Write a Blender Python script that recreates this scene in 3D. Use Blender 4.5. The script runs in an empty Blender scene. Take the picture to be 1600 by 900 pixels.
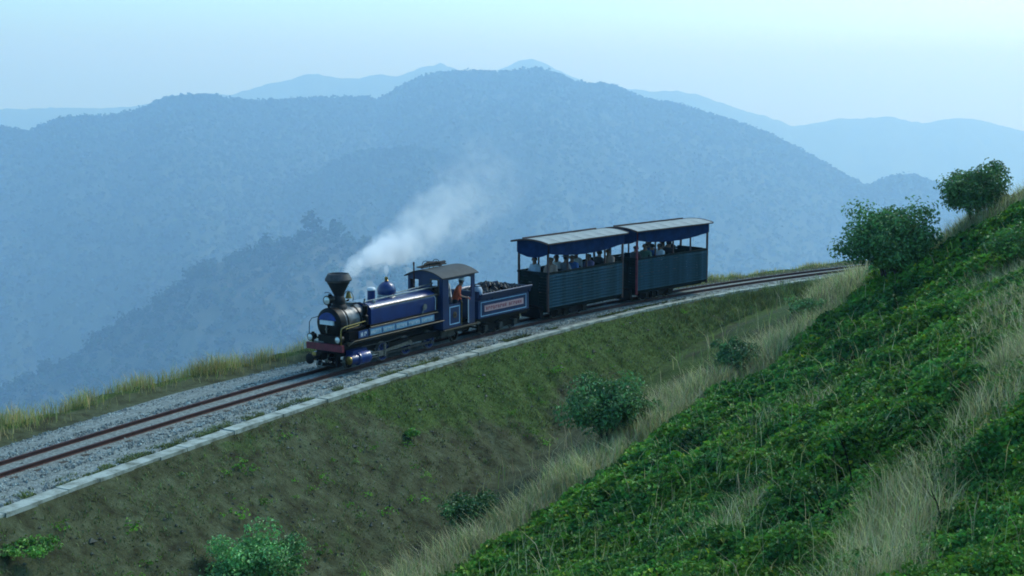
import bpy, math, random
import numpy as np
from mathutils import Vector, Matrix
random.seed(7); rng = np.random.default_rng(7)
S = bpy.context.scene; COL = S.collection

# ------------------------------------------------------------------ camera, sky, sun, exposure
F_PX, CAM_H, HORIZON = 2200.0, 8.9, 130.0
PHI = math.atan((450 - HORIZON) / F_PX)
cd = bpy.data.cameras.new('camera'); cam = bpy.data.objects.new('camera', cd); COL.objects.link(cam)
cd.sensor_width = 36.0; cd.lens = 36.0 * F_PX / 1600.0; cd.clip_start = 0.2; cd.clip_end = 60000
cam.location = (0, 0, CAM_H); cam.rotation_euler = (math.pi / 2 - PHI, 0, 0); S.camera = cam

SUN_EL, SUN_AZ = math.radians(42), math.radians(48)      # azimuth clockwise from +Y (to the right, beyond the train)
w = bpy.data.worlds.new('World'); S.world = w; w.use_nodes = True
nt = w.node_tree; bg = nt.nodes['Background']
sky = nt.nodes.new('ShaderNodeTexSky'); sky.sky_type = 'NISHITA'; sky.sun_disc = False
sky.sun_elevation = SUN_EL; sky.sun_rotation = SUN_AZ
sky.air_density = 1.0; sky.dust_density = 2.0; sky.ozone_density = 3.0; sky.altitude = 300
cast = nt.nodes.new('ShaderNodeMix'); cast.data_type = 'RGBA'; cast.blend_type = 'MULTIPLY'; cast.inputs[0].default_value = 1.0
cast.inputs[7].default_value = (0.57, 0.97, 1.06, 1)          # the cool cyan cast of the whole sky
nt.links.new(sky.outputs[0], cast.inputs[6]); nt.links.new(cast.outputs[2], bg.inputs[0]); bg.inputs[1].default_value = 0.15
sl = bpy.data.lights.new('sun', 'SUN'); so = bpy.data.objects.new('sun', sl); COL.objects.link(so)
sl.energy = 1.2; sl.angle = math.radians(14); sl.color = (1.0, 0.96, 0.9)
sd = Vector((math.sin(SUN_AZ) * math.cos(SUN_EL), math.cos(SUN_AZ) * math.cos(SUN_EL), math.sin(SUN_EL)))
so.rotation_euler = sd.to_track_quat('Z', 'Y').to_euler()
S.view_settings.view_transform = 'Standard'; S.view_settings.look = 'None'
S.view_settings.gamma = 1.0; S.view_settings.exposure = 0.78; S.view_settings.use_curve_mapping = False
S.render.engine = 'CYCLES'
S.cycles.use_denoising = True; S.cycles.filter_width = 1.8
S.cycles.max_bounces = 8; S.cycles.diffuse_bounces = 3; S.cycles.volume_bounces = 4
S.cycles.volume_step_rate = 1.0; S.cycles.volume_max_steps = 256
KF = 7.0                                  # the far hills stand this many times farther than first paced out
HAZE_DENSITY, HAZE_COLOR = 0.00142 / KF, (0.40, 0.66, 1.0)

# ------------------------------------------------------------------ helpers
def tag(o, label=None, cat=None, group=None, kind=None):
    if label: o['label'] = label
    if cat: o['category'] = cat
    if group: o['group'] = group
    if kind: o['kind'] = kind
    return o

def empty(name, loc=(0, 0, 0), rz=0.0, parent=None):
    o = bpy.data.objects.new(name, None); COL.objects.link(o)
    o.location = loc; o.rotation_euler = (0, 0, rz); o.empty_display_size = 0.2
    if parent: o.parent = parent
    return o

MATS = {}
def mat(name, col, rough=0.6, metal=0.0, var=0.25, vscale=6.0, bump=0.0, bscale=40.0, coat=0.0, tint=False, col2=None,
        mix_lo=0.4, mix_hi=0.6, trans=0.0, spec=0.5):
    m = bpy.data.materials.new(name); m.use_nodes = True; t = m.node_tree; b = t.nodes['Principled BSDF']
    b.inputs['Roughness'].default_value = rough; b.inputs['Metallic'].default_value = metal
    b.inputs['Coat Weight'].default_value = coat; b.inputs['Specular IOR Level'].default_value = spec
    tc = t.nodes.new('ShaderNodeTexCoord')
    n = t.nodes.new('ShaderNodeTexNoise'); n.inputs['Scale'].default_value = vscale; n.inputs['Detail'].default_value = 6
    n.inputs['Roughness'].default_value = 0.65
    t.links.new(tc.outputs['Object'], n.inputs['Vector'])
    r = t.nodes.new('ShaderNodeValToRGB')
    c2 = col2 or tuple(c * (1 - var) for c in col); c1 = col if col2 else tuple(min(1, c * (1 + var)) for c in col)
    r.color_ramp.elements[0].position = mix_lo; r.color_ramp.elements[0].color = (*c2, 1)
    r.color_ramp.elements[1].position = mix_hi; r.color_ramp.elements[1].color = (*c1, 1)
    t.links.new(n.outputs['Fac'], r.inputs['Fac'])
    out = r.outputs['Color']
    if tint:
        a = t.nodes.new('ShaderNodeAttribute'); a.attribute_name = 'tint'
        mx = t.nodes.new('ShaderNodeMix'); mx.data_type = 'RGBA'; mx.blend_type = 'MULTIPLY'; mx.inputs[0].default_value = 1
        t.links.new(out, mx.inputs[6]); t.links.new(a.outputs['Color'], mx.inputs[7]); out = mx.outputs[2]
    t.links.new(out, b.inputs['Base Color'])
    if trans:
        tr = t.nodes.new('ShaderNodeBsdfTranslucent'); t.links.new(out, tr.inputs[0])
        ms = t.nodes.new('ShaderNodeMixShader'); ms.inputs[0].default_value = trans
        t.links.new(b.outputs[0], ms.inputs[1]); t.links.new(tr.outputs[0], ms.inputs[2])
        t.links.new(ms.outputs[0], t.nodes['Material Output'].inputs[0])
    if bump:
        n2 = t.nodes.new('ShaderNodeTexNoise'); n2.inputs['Scale'].default_value = bscale; n2.inputs['Detail'].default_value = 5
        t.links.new(tc.outputs['Object'], n2.inputs['Vector'])
        bp = t.nodes.new('ShaderNodeBump'); bp.inputs['Strength'].default_value = bump; bp.inputs['Distance'].default_value = 0.05
        t.links.new(n2.outputs['Fac'], bp.inputs['Height']); t.links.new(bp.outputs[0], b.inputs['Normal'])
    MATS[name] = m
    return m

class MB:
    """collects shapes, then links them as one mesh object"""
    def __init__(s): s.v = []; s.f = []
    def add(s, v, f):
        o = len(s.v); s.v += [tuple(p) for p in v]; s.f += [tuple(i + o for i in q) for q in f]; return s
    def box(s, x0, x1, y0, y1, z0, z1):
        if x0 > x1: x0, x1 = x1, x0
        if y0 > y1: y0, y1 = y1, y0
        if z0 > z1: z0, z1 = z1, z0
        v = [(x, y, z) for z in (z0, z1) for y in (y0, y1) for x in (x0, x1)]
        return s.add(v, [(0, 2, 3, 1), (4, 5, 7, 6), (0, 1, 5, 4), (2, 6, 7, 3), (0, 4, 6, 2), (1, 3, 7, 5)])
    def tube(s, pts, r, n=8, cap=True):
        P = [Vector(p) for p in pts]; m = len(P); R = r if isinstance(r, (list, tuple)) else [r] * m
        v = []; up = None
        for i in range(m):
            d = (P[min(i + 1, m - 1)] - P[max(i - 1, 0)]).normalized()
            if up is None:
                up = Vector((0, 0, 1)) if abs(d.z) < 0.9 else Vector((1, 0, 0))
            a = d.cross(up).normalized(); b = a.cross(d); up = b
            for k in range(n):
                t = 2 * math.pi * k / n; v.append(P[i] + (a * math.cos(t) + b * math.sin(t)) * R[i])
        f = [(i * n + k, i * n + (k + 1) % n, (i + 1) * n + (k + 1) % n, (i + 1) * n + k) for i in range(m - 1) for k in range(n)]
        if cap: f += [tuple(range(n))[::-1], tuple((m - 1) * n + k for k in range(n))]
        return s.add(v, f)
    def lathe(s, prof, c=(0, 0, 0), axis='z', n=24, cap=True):
        """prof: (radius, position along axis)"""
        v = []
        for r, h in prof:
            for k in range(n):
                t = 2 * math.pi * k / n; a, b = r * math.cos(t), r * math.sin(t)
                v.append({'z': (c[0] + a, c[1] + b, c[2] + h), 'x': (c[0] + h, c[1] + a, c[2] + b), 'y': (c[0] + a, c[1] + h, c[2] + b)}[axis])
        m = len(prof)
        f = [(i * n + k, i * n + (k + 1) % n, (i + 1) * n + (k + 1) % n, (i + 1) * n + k) for i in range(m - 1) for k in range(n)]
        if cap: f += [tuple(range(n))[::-1], tuple((m - 1) * n + k for k in range(n))]
        return s.add(v, f)
    def extrude(s, prof, x0, x1):
        """closed profile (y,z) extruded along x"""
        n = len(prof); v = [(x0, y, z) for y, z in prof] + [(x1, y, z) for y, z in prof]
        f = [(k, (k + 1) % n, n + (k + 1) % n, n + k) for k in range(n)] + [tuple(range(n))[::-1], tuple(range(n, 2 * n))]
        return s.add(v, f)
    def torus(s, c, R, r, axis='x', n=24, m=8, a0=0, a1=2 * math.pi):
        full = abs(a1 - a0 - 2 * math.pi) < 1e-6
        pts = []
        for k in range(n + 1):
            t = a0 + (a1 - a0) * k / n; a, b = R * math.cos(t), R * math.sin(t)
            pts.append({'z': (c[0] + a, c[1] + b, c[2]), 'x': (c[0], c[1] + a, c[2] + b), 'y': (c[0] + a, c[1], c[2] + b)}[axis])
        return s.tube(pts, r, m, cap=not full)
    def build(s, name, m, parent=None, sharp=35, loc=None):
        me = bpy.data.meshes.new(name); me.from_pydata(s.v, [], s.f); me.update()
        import bmesh
        b = bmesh.new(); b.from_mesh(me); bmesh.ops.recalc_face_normals(b, faces=b.faces); b.to_mesh(me); b.free()
        me.polygons.foreach_set('use_smooth', [True] * len(me.polygons)); me.set_sharp_from_angle(angle=math.radians(sharp))
        me.materials.append(MATS[m] if isinstance(m, str) else m)
        o = bpy.data.objects.new(name, me); COL.objects.link(o)
        if parent: o.parent = parent
        if loc: o.location = loc
        return o

def np_mesh(name, V, F, m, parent=None, tint=None, smooth=False):
    """V (n,3); F (k,3|4) one face size"""
    V = np.ascontiguousarray(V, np.float32); F = np.ascontiguousarray(F, np.int32); k, q = F.shape
    me = bpy.data.meshes.new(name); me.vertices.add(len(V)); me.vertices.foreach_set('co', V.ravel())
    me.loops.add(k * q); me.loops.foreach_set('vertex_index', F.ravel())
    me.polygons.add(k); me.polygons.foreach_set('loop_start', np.arange(0, k * q, q, dtype=np.int32))
    me.polygons.foreach_set('use_smooth', np.full(k, smooth)); me.update(calc_edges=True)
    if tint is not None:
        a = me.color_attributes.new('tint', 'FLOAT_COLOR', 'POINT')
        c = np.ones((len(V), 4), np.float32); c[:, :3] = tint; a.data.foreach_set('color', c.ravel())
    me.materials.append(MATS[m])
    o = bpy.data.objects.new(name, me); COL.objects.link(o)
    if parent: o.parent = parent
    return o

def share(o, parent=None, loc=None):
    c = o.copy(); COL.objects.link(c)
    if parent: c.parent = parent
    if loc is not None: c.location = loc
    return c

def hash2(ix, iy, seed=0):
    h = np.sin(ix * 127.1 + iy * 311.7 + seed * 74.7) * 43758.5453
    return h - np.floor(h)
def vnoise(x, y, seed=0):
    x = np.asarray(x, float); y = np.asarray(y, float)
    ix, iy = np.floor(x), np.floor(y); fx, fy = x - ix, y - iy
    fx = fx * fx * (3 - 2 * fx); fy = fy * fy * (3 - 2 * fy)
    a, b = hash2(ix, iy, seed), hash2(ix + 1, iy, seed); c, d = hash2(ix, iy + 1, seed), hash2(ix + 1, iy + 1, seed)
    return (a + (b - a) * fx) * (1 - fy) + (c + (d - c) * fx) * fy
def fbm(x, y, o=4, seed=0):
    s, a, t = 0, 0.5, 0
    for k in range(o):
        s = s + a * vnoise(np.asarray(x) * 2 ** k + 17 * k, np.asarray(y) * 2 ** k + 5 * k, seed + k); t += a; a *= 0.5
    return s / t
def sstep(a, b, x):
    t = np.clip((x - a) / (b - a), 0, 1); return t * t * (3 - 2 * t)

# ------------------------------------------------------------------ line of the track (metres; +offset is towards the valley side path we stand on)
A37 = math.radians(37); SA, CA = math.sin(A37), math.cos(A37)
C3 = [4.2238e-05, 1.3204e-04, -0.227611, -24.5828]
T_LO, T_HI = 12.0, 70.0
def near_rail(t):
    t = np.asarray(t, float); u = np.clip(t, T_LO, T_HI)
    v = np.polyval(C3, u); dv = np.polyval(np.polyder(C3), u); v = v + dv * (t - u)
    return np.stack([SA * t + CA * v, CA * t - SA * v], -1)
def heading(t):
    t = np.asarray(t, float); u = np.clip(t, T_LO, T_HI); dv = np.polyval(np.polyder(C3), u)
    d = np.stack([SA + CA * dv, CA - SA * dv], -1)
    return d / np.linalg.norm(d, axis=-1, keepdims=True)
def track(t, off=0.0):
    d = heading(t); n = np.stack([d[..., 1], -d[..., 0]], -1)
    return near_rail(t) + n * (np.asarray(off)[..., None] - 0.39)
def to_track(x, y):
    p = np.stack([np.asarray(x, float), np.asarray(y, float)], -1)
    t = p[..., 0] * SA + p[..., 1] * CA
    for _ in range(12):
        t = t + 0.8 * ((p - track(t)) * heading(t)).sum(-1)
    d = heading(t); n = np.stack([d[..., 1], -d[..., 0]], -1)
    return t, ((p - track(t)) * n).sum(-1)
def edge_off(t): return np.interp(t, [16, 30, 40, 50, 60, 66], [2.45, 2.06, 1.78, 1.26, 0.98, 0.9])
def verge_off(t): return np.interp(t, [16, 20, 27, 31, 35, 45, 56, 62, 66], [-2.3, -2.5, -3.1, -2.8, -2.3, -1.8, -1.25, -1.3, -1.8])

def cam_ray(px, py):
    u, v = (px - 800) / F_PX, (450 - py) / F_PX; c, s = math.cos(PHI), math.sin(PHI)
    return np.array([u, c + v * s, -s + v * c])
def at_depth(px, py, Y):
    d = cam_ray(px, py); return np.array([0, 0, CAM_H]) + d * (Y / d[1])

# hill that carries the viewer: thin plate through surveyed points
HP = [(560, 960, 30), (700, 900, 33), (850, 790, 36), (1000, 672, 41), (1150, 592, 45), (1280, 502, 50), (1345, 440, 55), (1460, 400, 52), (1600, 318, 46), (1525, 362, 49), (1330, 452, 60), (1390, 448, 60),
      (1600, 900, 16), (1200, 900, 20), (900, 900, 27), (1600, 600, 24), (1300, 700, 28), (1100, 770, 30), (1400, 560, 36), (1600, 445, 36), (1480, 480, 42)]
HC = np.array([at_depth(*p) for p in HP] + [(0, 3, 5.6), (12, 3, 6.6), (-12, 12, 1.0), (30, 30, 6.5), (30, 58, 3.5), (-14, -8, 3.0), (24, 64, 1.2), (19.5, 66, 0.0)])
def _tps(r2): return np.where(r2 > 0, 0.5 * r2 * np.log(np.maximum(r2, 1e-9)), 0)
_n = len(HC); _K = _tps(((HC[:, None, :2] - HC[None, :, :2]) ** 2).sum(-1)) + np.eye(_n) * 4.0
_P = np.c_[np.ones(_n), HC[:, :2]]
_W = np.linalg.solve(np.block([[_K, _P], [_P.T, np.zeros((3, 3))]]), np.r_[HC[:, 2], np.zeros(3)])
def hill_z(x, y):
    x = np.asarray(x, float); y = np.asarray(y, float); z = _W[_n] + _W[_n + 1] * x + _W[_n + 2] * y
    for i in range(_n): z = z + _W[i] * _tps((x - HC[i, 0]) ** 2 + (y - HC[i, 1]) ** 2)
    return np.clip(z, -30, 10.5)
BED = -0.16
HOLLOWS = []                              # (x, y, radius, depth) shady hollows in the creeper
def ground(x, y, t=None, o=None, parts=False):
    if t is None: t, o = to_track(x, y)
    e = edge_off(t); q = o - e
    emb = BED - 0.10 - 0.80 * np.maximum(q, 0) + 0.0105 * np.maximum(q, 0) ** 2 + (fbm(x * 0.9, y * 0.9, 4, 3) - 0.5) * 0.30 * sstep(0.1, 1.5, q) + (vnoise(t * 1.9 + q * .45, q * .2, 15) - 0.5) * 0.22 * sstep(0.3, 1.8, q) + (vnoise(x * 2.1, y * 2.1, 13) - 0.5) * 0.14 * sstep(0.1, 1.0, q)
    hl = np.minimum(hill_z(x, y), BED - 0.4 + 1.0 * (q - 0.4)) + (fbm(x * 0.5, y * 0.5, 3, 9) - 0.5) * 0.5 * sstep(1, 4, q)
    for hx, hy, hr, hd in HOLLOWS: hl = hl - 0.75 * hd * np.exp(-((x - hx) ** 2 + (y - hy) ** 2) / hr ** 2)
    k = 0.5
    m = np.maximum(emb, hl); dd = np.abs(emb - hl); near = m + np.where(dd < k, (k - dd) ** 2 / (4 * k), 0)
    vo = verge_off(t); qf = vo - o
    far = BED - 0.06 + 0.10 * sstep(-0.3, 0.3, qf) - 0.85 * np.maximum(qf - 0.7, 0) + (fbm(x * 0.8, y * 0.8, 4, 5) - 0.5) * 0.35 * sstep(-0.2, 0.6, qf)
    z = np.where(q > 0, near, np.where(qf > -0.4, far, BED - 0.06))
    z = np.maximum(z, -168 * KF + 3 * fbm(x * .05, y * .05, 3))
    if parts: return z, q, qf, emb, hl
    return z
def hit(px, py, lo=8, hi=95):
    for k in range(40):                                    # a ray that clears the crest is lowered until it lands
        d = cam_ray(px, py + 4 * k); Y = np.arange(lo, hi, 0.2); s = Y / d[1]
        x, y, z = d[0] * s, d[1] * s, CAM_H + d[2] * s
        g = ground(x, y); b = z < g
        if b.any():
            i = int(np.argmax(b))
            if y[i] < 75: break
    return np.array([x[i], y[i], g[i]])

_h = [(*hit(px, py)[:2], r_, d_) for px, py, r_, d_ in [(1285, 805, .75, .85), (1325, 745, .55, .6), (1410, 735, .45, .5), (1075, 715, .5, .5), (1180, 640, .55, .5), (1440, 600, .5, .45), (1545, 800, .4, .5), (1000, 850, .4, .4), (1350, 560, .6, .5), (1480, 520, .6, .5)]]
HOLLOWS += _h

# ------------------------------------------------------------------ materials
mat('soil', (0.075, 0.058, 0.036), 0.95, var=0.4, vscale=1.6, bump=0.6, bscale=9)
mat('ballast', (0.20, 0.225, 0.20), 0.9, var=0.35, vscale=9, bump=0.9, bscale=30)
mat('stone', (0.24, 0.265, 0.235), 0.9, var=0.3, vscale=3, tint=True)
mat('concrete', (0.38, 0.42, 0.36), 0.85, col2=(0.11, 0.12, 0.08), vscale=2.3, mix_lo=0.33, mix_hi=0.58, bump=0.25, bscale=25)
mat('rust', (0.085, 0.028, 0.020), 0.7, col2=(0.035, 0.014, 0.012), vscale=4, mix_lo=0.3, mix_hi=0.7, metal=0.2)
mat('vine_leaf', (0.095, 0.225, 0.036), 0.6, var=0.3, vscale=0.6, tint=True, trans=0.25, spec=0.25)
mat('bush_leaf', (0.115, 0.250, 0.072), 0.55, var=0.25, vscale=1.5, tint=True, trans=0.2)
mat('dry_blade', (0.52, 0.46, 0.25), 0.8, var=0.25, vscale=0.8, tint=True, trans=0.3)
mat('green_blade', (0.27, 0.33, 0.095), 0.7, var=0.3, vscale=0.8, tint=True, trans=0.3)
mat('bark', (0.07, 0.052, 0.038), 0.9, var=0.4, vscale=9, bump=0.5)
mat('far_wood', (0.022, 0.054, 0.022), 0.9, var=0.4, vscale=0.008, tint=True)
mat('blue_paint', (0.003, 0.026, 0.135), 0.36, col2=(0.003, 0.010, 0.070), vscale=2.2, mix_lo=0.25, mix_hi=0.6, coat=0.25)
mat('blue_side', (0.003, 0.024, 0.096), 0.45, col2=(0.003, 0.012, 0.055), vscale=2.0, mix_lo=0.25, mix_hi=0.6, coat=0.1)
mat('bright_blue', (0.004, 0.034, 0.19), 0.35, var=0.3, vscale=3, coat=0.3)
mat('black_paint', (0.003, 0.0032, 0.0035), 0.5, var=0.3, vscale=7, spec=0.2)
mat('soot', (0.004, 0.0035, 0.0035), 0.75, var=0.4, vscale=8)
mat('stack_rim', (0.040, 0.033, 0.032), 0.6, var=0.3, vscale=9)
mat('grey_drum', (0.11, 0.115, 0.12), 0.42, var=0.5, vscale=5, metal=0.2)
mat('gear_grey', (0.035, 0.040, 0.040), 0.5, var=0.5, vscale=5, metal=0.2)
mat('steel', (0.20, 0.21, 0.20), 0.4, var=0.3, vscale=8, metal=0.7)
mat('brass', (0.22, 0.15, 0.045), 0.3, var=0.2, vscale=8, metal=0.85)
mat('dull_brass', (0.10, 0.082, 0.055), 0.55, var=0.2, vscale=8, metal=0.5)
mat('beam_red', (0.14, 0.010, 0.024), 0.5, var=0.25, vscale=6)
mat('light_blue', (0.25, 0.45, 0.62), 0.5, var=0.1)
mat('sign_blue', (0.020, 0.060, 0.170), 0.5, var=0.15)
mat('panel_blue', (0.13, 0.30, 0.42), 0.5, var=0.15, vscale=9)
mat('pale_paint', (0.62, 0.66, 0.68), 0.5, var=0.08)
mat('plate_pink', (0.46, 0.30, 0.31), 0.6, var=0.1, vscale=8)
mat('letter_red', (0.28, 0.05, 0.06), 0.6, var=0.1)
mat('lens', (0.55, 0.58, 0.56), 0.12, var=0.1, metal=0.3, coat=1.0)
mat('cab_roof', (0.030, 0.033, 0.033), 0.75, var=0.2, vscale=3)
mat('coal', (0.005, 0.0055, 0.0065), 0.45, var=0.5, vscale=6, bump=0.8, bscale=18)
mat('plank_paint', (0.019, 0.066, 0.096), 0.85, spec=0.12, col2=(0.010, 0.040, 0.052), vscale=2.5, bump=0.2, bscale=30)
mat('plank_dark', (0.006, 0.013, 0.012), 0.85, spec=0.12, var=0.3, vscale=2.5, bump=0.2)
mat('canvas', (0.006, 0.024, 0.080), 0.9, spec=0.1, var=0.2, vscale=3, bump=0.2, bscale=14)
mat('post_wood', (0.050, 0.022, 0.020), 0.6, var=0.3, vscale=7)
mat('rail_red', (0.18, 0.02, 0.035), 0.5, var=0.2)
mat('roof_sheet', (0.35, 0.37, 0.345), 0.75, col2=(0.22, 0.24, 0.22), vscale=1.6, mix_lo=0.3, mix_hi=0.7)
mat('roof_trim', (0.05, 0.026, 0.022), 0.6, var=0.3, vscale=5)
mat('skin', (0.22, 0.115, 0.075), 0.6, var=0.1)
mat('hair', (0.012, 0.010, 0.009), 0.6, var=0.3)
mat('eye_dark', (0.01, 0.01, 0.01), 0.2, var=0.0)
for n_, c_ in dict(orange=(0.52, 0.085, 0.03), white=(0.55, 0.57, 0.58), blue=(0.03, 0.09, 0.24), tan=(0.30, 0.20, 0.15), red=(0.25, 0.03, 0.05),
                   grey=(0.13, 0.15, 0.17), dark=(0.02, 0.022, 0.028), green=(0.05, 0.10, 0.07), violet=(0.10, 0.08, 0.16), pale=(0.32, 0.40, 0.48)).items():
    mat('cloth_' + n_, c_, 0.8, var=0.15, vscale=10)
mat('stick', (0.035, 0.028, 0.024), 0.85, var=0.5, vscale=8)

def terrain_material(name, layers_from_attr=True):
    """ground colour: soil, mossy green and dry straw mixed by the painted growth map and by noise"""
    m = bpy.data.materials.new(name); m.use_nodes = True; t = m.node_tree; b = t.nodes['Principled BSDF']; b.inputs['Roughness'].default_value = 0.95
    b.inputs['Specular IOR Level'].default_value = 0.15
    tc = t.nodes.new('ShaderNodeTexCoord')
    def noise(sc, det=6, r=0.65):
        n = t.nodes.new('ShaderNodeTexNoise'); n.inputs['Scale'].default_value = sc; n.inputs['Detail'].default_value = det; n.inputs['Roughness'].default_value = r
        t.links.new(tc.outputs['Object'], n.inputs['Vector']); return n.outputs['Fac']
    def ramp(fac, stops):
        r = t.nodes.new('ShaderNodeValToRGB'); e = r.color_ramp.elements
        e[0].position, e[0].color = stops[0][0], (*stops[0][1], 1); e[1].position, e[1].color = stops[-1][0], (*stops[-1][1], 1)
        for p, c in stops[1:-1]: x = e.new(p); x.color = (*c, 1)
        t.links.new(fac, r.inputs['Fac']); return r.outputs['Color']
    soil = ramp(noise(2.2), [(0.30, (0.026, 0.024, 0.011)), (0.50, (0.064, 0.072, 0.033)), (0.72, (0.110, 0.130, 0.070))])
    green = ramp(noise(5.0), [(0.30, (0.022, 0.042, 0.007)), (0.55, (0.062, 0.104, 0.022)), (0.75, (0.110, 0.160, 0.045))])
    straw = ramp(noise(7.0), [(0.30, (0.07, 0.062, 0.036)), (0.70, (0.19, 0.165, 0.095))])
    a = t.nodes.new('ShaderNodeAttribute'); a.attribute_name = 'tint'
    sp = t.nodes.new('ShaderNodeSeparateColor'); t.links.new(a.outputs['Color'], sp.inputs[0])
    def mixc(fac, x, y):
        mx = t.nodes.new('ShaderNodeMix'); mx.data_type = 'RGBA'; t.links.new(fac, mx.inputs[0]); t.links.new(x, mx.inputs[6]); t.links.new(y, mx.inputs[7]); return mx.outputs[2]
    def mask(chan, sc):
        ad = t.nodes.new('ShaderNodeMath'); ad.operation = 'ADD'; t.links.new(sp.outputs[chan], ad.inputs[0])
        n = noise(sc, 8, 0.75); t.links.new(n, ad.inputs[1])
        mr = t.nodes.new('ShaderNodeMapRange'); mr.interpolation_type = 'SMOOTHSTEP'; mr.inputs[1].default_value = 0.90; mr.inputs[2].default_value = 1.12
        t.links.new(ad.outputs[0], mr.inputs[0]); return mr.outputs[0]
    c = mixc(mask(1, 1.1), soil, green); c = mixc(mask(2, 1.7), c, straw)
    t.links.new(c, b.inputs['Base Color'])
    bp = t.nodes.new('ShaderNodeBump'); bp.inputs['Strength'].default_value = 0.7; bp.inputs['Distance'].default_value = 0.10
    t.links.new(noise(6.0, 8, 0.7), bp.inputs['Height']); t.links.new(bp.outputs[0], b.inputs['Normal'])
    MATS[name] = m
terrain_material('hillside')

# ------------------------------------------------------------------ near terrain: one curvilinear sheet along the track
def strip_mask(x, y, pts, width):
    """1 on a polyline, falling to 0 at width"""
    P = np.array(pts)[:, :2]; best = np.full(np.shape(x), 1e9)
    for a, b in zip(P[:-1], P[1:]):
        d = b - a; u = np.clip(((x - a[0]) * d[0] + (y - a[1]) * d[1]) / (d @ d), 0, 1)
        best = np.minimum(best, np.hypot(x - a[0] - u * d[0], y - a[1] - u * d[1]))
    return 1 - sstep(width * 0.35, width, best)
GULLY = [hit(*p) for p in [(600, 960), (685, 900), (770, 850), (880, 770), (985, 690), (1060, 628), (1150, 590), (1235, 535), (1300, 478), (1340, 440)]]
STRIP_R = [hit(*p) for p in [(1330, 940), (1400, 850), (1450, 750), (1520, 690), (1590, 610), (1630, 540)]]
STRIP_T = [hit(*p) for p in [(1370, 425), (1440, 395), (1500, 350), (1560, 320), (1640, 280)]]
PATCH = [hit(*p) for p in [(1130, 850), (1165, 800)]]
PATCH2 = [hit(*p) for p in [(1560, 420), (1590, 520)]]
PATCH3 = [hit(*p) for p in [(1150, 690), (1260, 640)]]
def gully_side(x, y):
    """metres to the right of the gully line (the hill side), negative on the embankment side"""
    P = np.array(GULLY)[:, :2]; best = np.full(np.shape(x), 1e9); sd = np.zeros(np.shape(x))
    for a, b in zip(P[:-1], P[1:]):
        d = b - a; L = math.hypot(*d); u = np.clip(((x - a[0]) * d[0] + (y - a[1]) * d[1]) / (d @ d), -0.4 if a is P[0] else 0, 1)
        r = np.hypot(x - a[0] - u * d[0], y - a[1] - u * d[1]); s_ = ((x - a[0]) * d[1] - (y - a[1]) * d[0]) / L
        sd = np.where(r < best, np.sign(s_) * r, sd); best = np.minimum(best, r)
    return sd
def dry_amount(x, y):
    n = fbm(np.asarray(x) * 0.7, np.asarray(y) * 0.7, 4, 21)
    d = strip_mask(x, y, GULLY, 1.7) * (0.55 + 0.45 * sstep(24, 38, np.asarray(y)))
    d = np.maximum(d, 0.6 * strip_mask(x, y, STRIP_R, 1.1)); d = np.maximum(d, 0.8 * strip_mask(x, y, STRIP_T, 1.6))
    d = np.maximum(d, 0.4 * strip_mask(x, y, PATCH, 0.9)); d = np.maximum(d, 0.45 * strip_mask(x, y, PATCH2, 1.8)); d = np.maximum(d, 0.35 * strip_mask(x, y, PATCH3, 1.8))
    return np.clip(d * (0.35 + 1.3 * n), 0, 1)

def build_terrain():
    ts = np.r_[np.arange(-30, 8, 1.5), np.arange(8, 75, 0.3), np.arange(75, 140, 1.5)]
    on = np.r_[np.arange(0, 1.5, 0.12), np.arange(1.5, 24, 0.3), np.arange(24, 60, 1.2)]
    of = np.r_[np.arange(0, 3, 0.2), np.arange(3, 12, 0.6), np.arange(12, 180, 6.0), np.arange(180, 900, 40.0)]
    T, O = [], []
    rows = []
    for t in ts:
        e, v = float(edge_off(t)), float(verge_off(t))
        o = np.r_[(v + 0.45 - of)[::-1], np.linspace(v + 0.5, e - 0.02, 8), e + on]
        rows.append(np.c_[np.full(len(o), t), o])
    G = np.array(rows); T, O = G[..., 0], G[..., 1]
    P = track(T, O); X, Y = P[..., 0], P[..., 1]
    Z, q, qf, emb, hl = ground(X, Y, T, O, True)
    n, m = Z.shape
    dry = dry_amount(X, Y) * (q > 0.6)
    hillm = sstep(-0.3, 0.5, hl - emb) * (q > 0) * sstep(-0.3, 0.8, gully_side(X, Y))
    rgreen = 0.22 + 0.35 * sstep(24, 52, T) + 0.30 * (1 - sstep(0.0, 3.0, q)) * sstep(18, 30, T) - 0.25 * sstep(3.5, 7, q) * (1 - sstep(50, 60, T))
    rgreen = rgreen + 0.9 * np.clip(fbm(X * 0.35, Y * 0.35, 3, 31) - 0.45, -0.3, 0.5)
    green = np.where(q > 0, np.maximum(rgreen, 0.55 * hillm), 0.3 + 0.3 * (qf > 0.2))
    straw = np.maximum(dry * 0.75, 0.15 * (qf > 0))
    tint = np.stack([hillm, np.clip(green, 0, 1), np.clip(straw, 0, 1)], -1).reshape(-1, 3)
    idx = np.arange(n * m).reshape(n, m)
    F = np.stack([idx[:-1, :-1], idx[1:, :-1], idx[1:, 1:], idx[:-1, 1:]], -1).reshape(-1, 4)[:, ::-1]
    o = np_mesh('ground', np.stack([X, Y, Z], -1).reshape(-1, 3), F, 'hillside', tint=tint, smooth=True)
    tag(o, kind='structure')
build_terrain()

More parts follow.
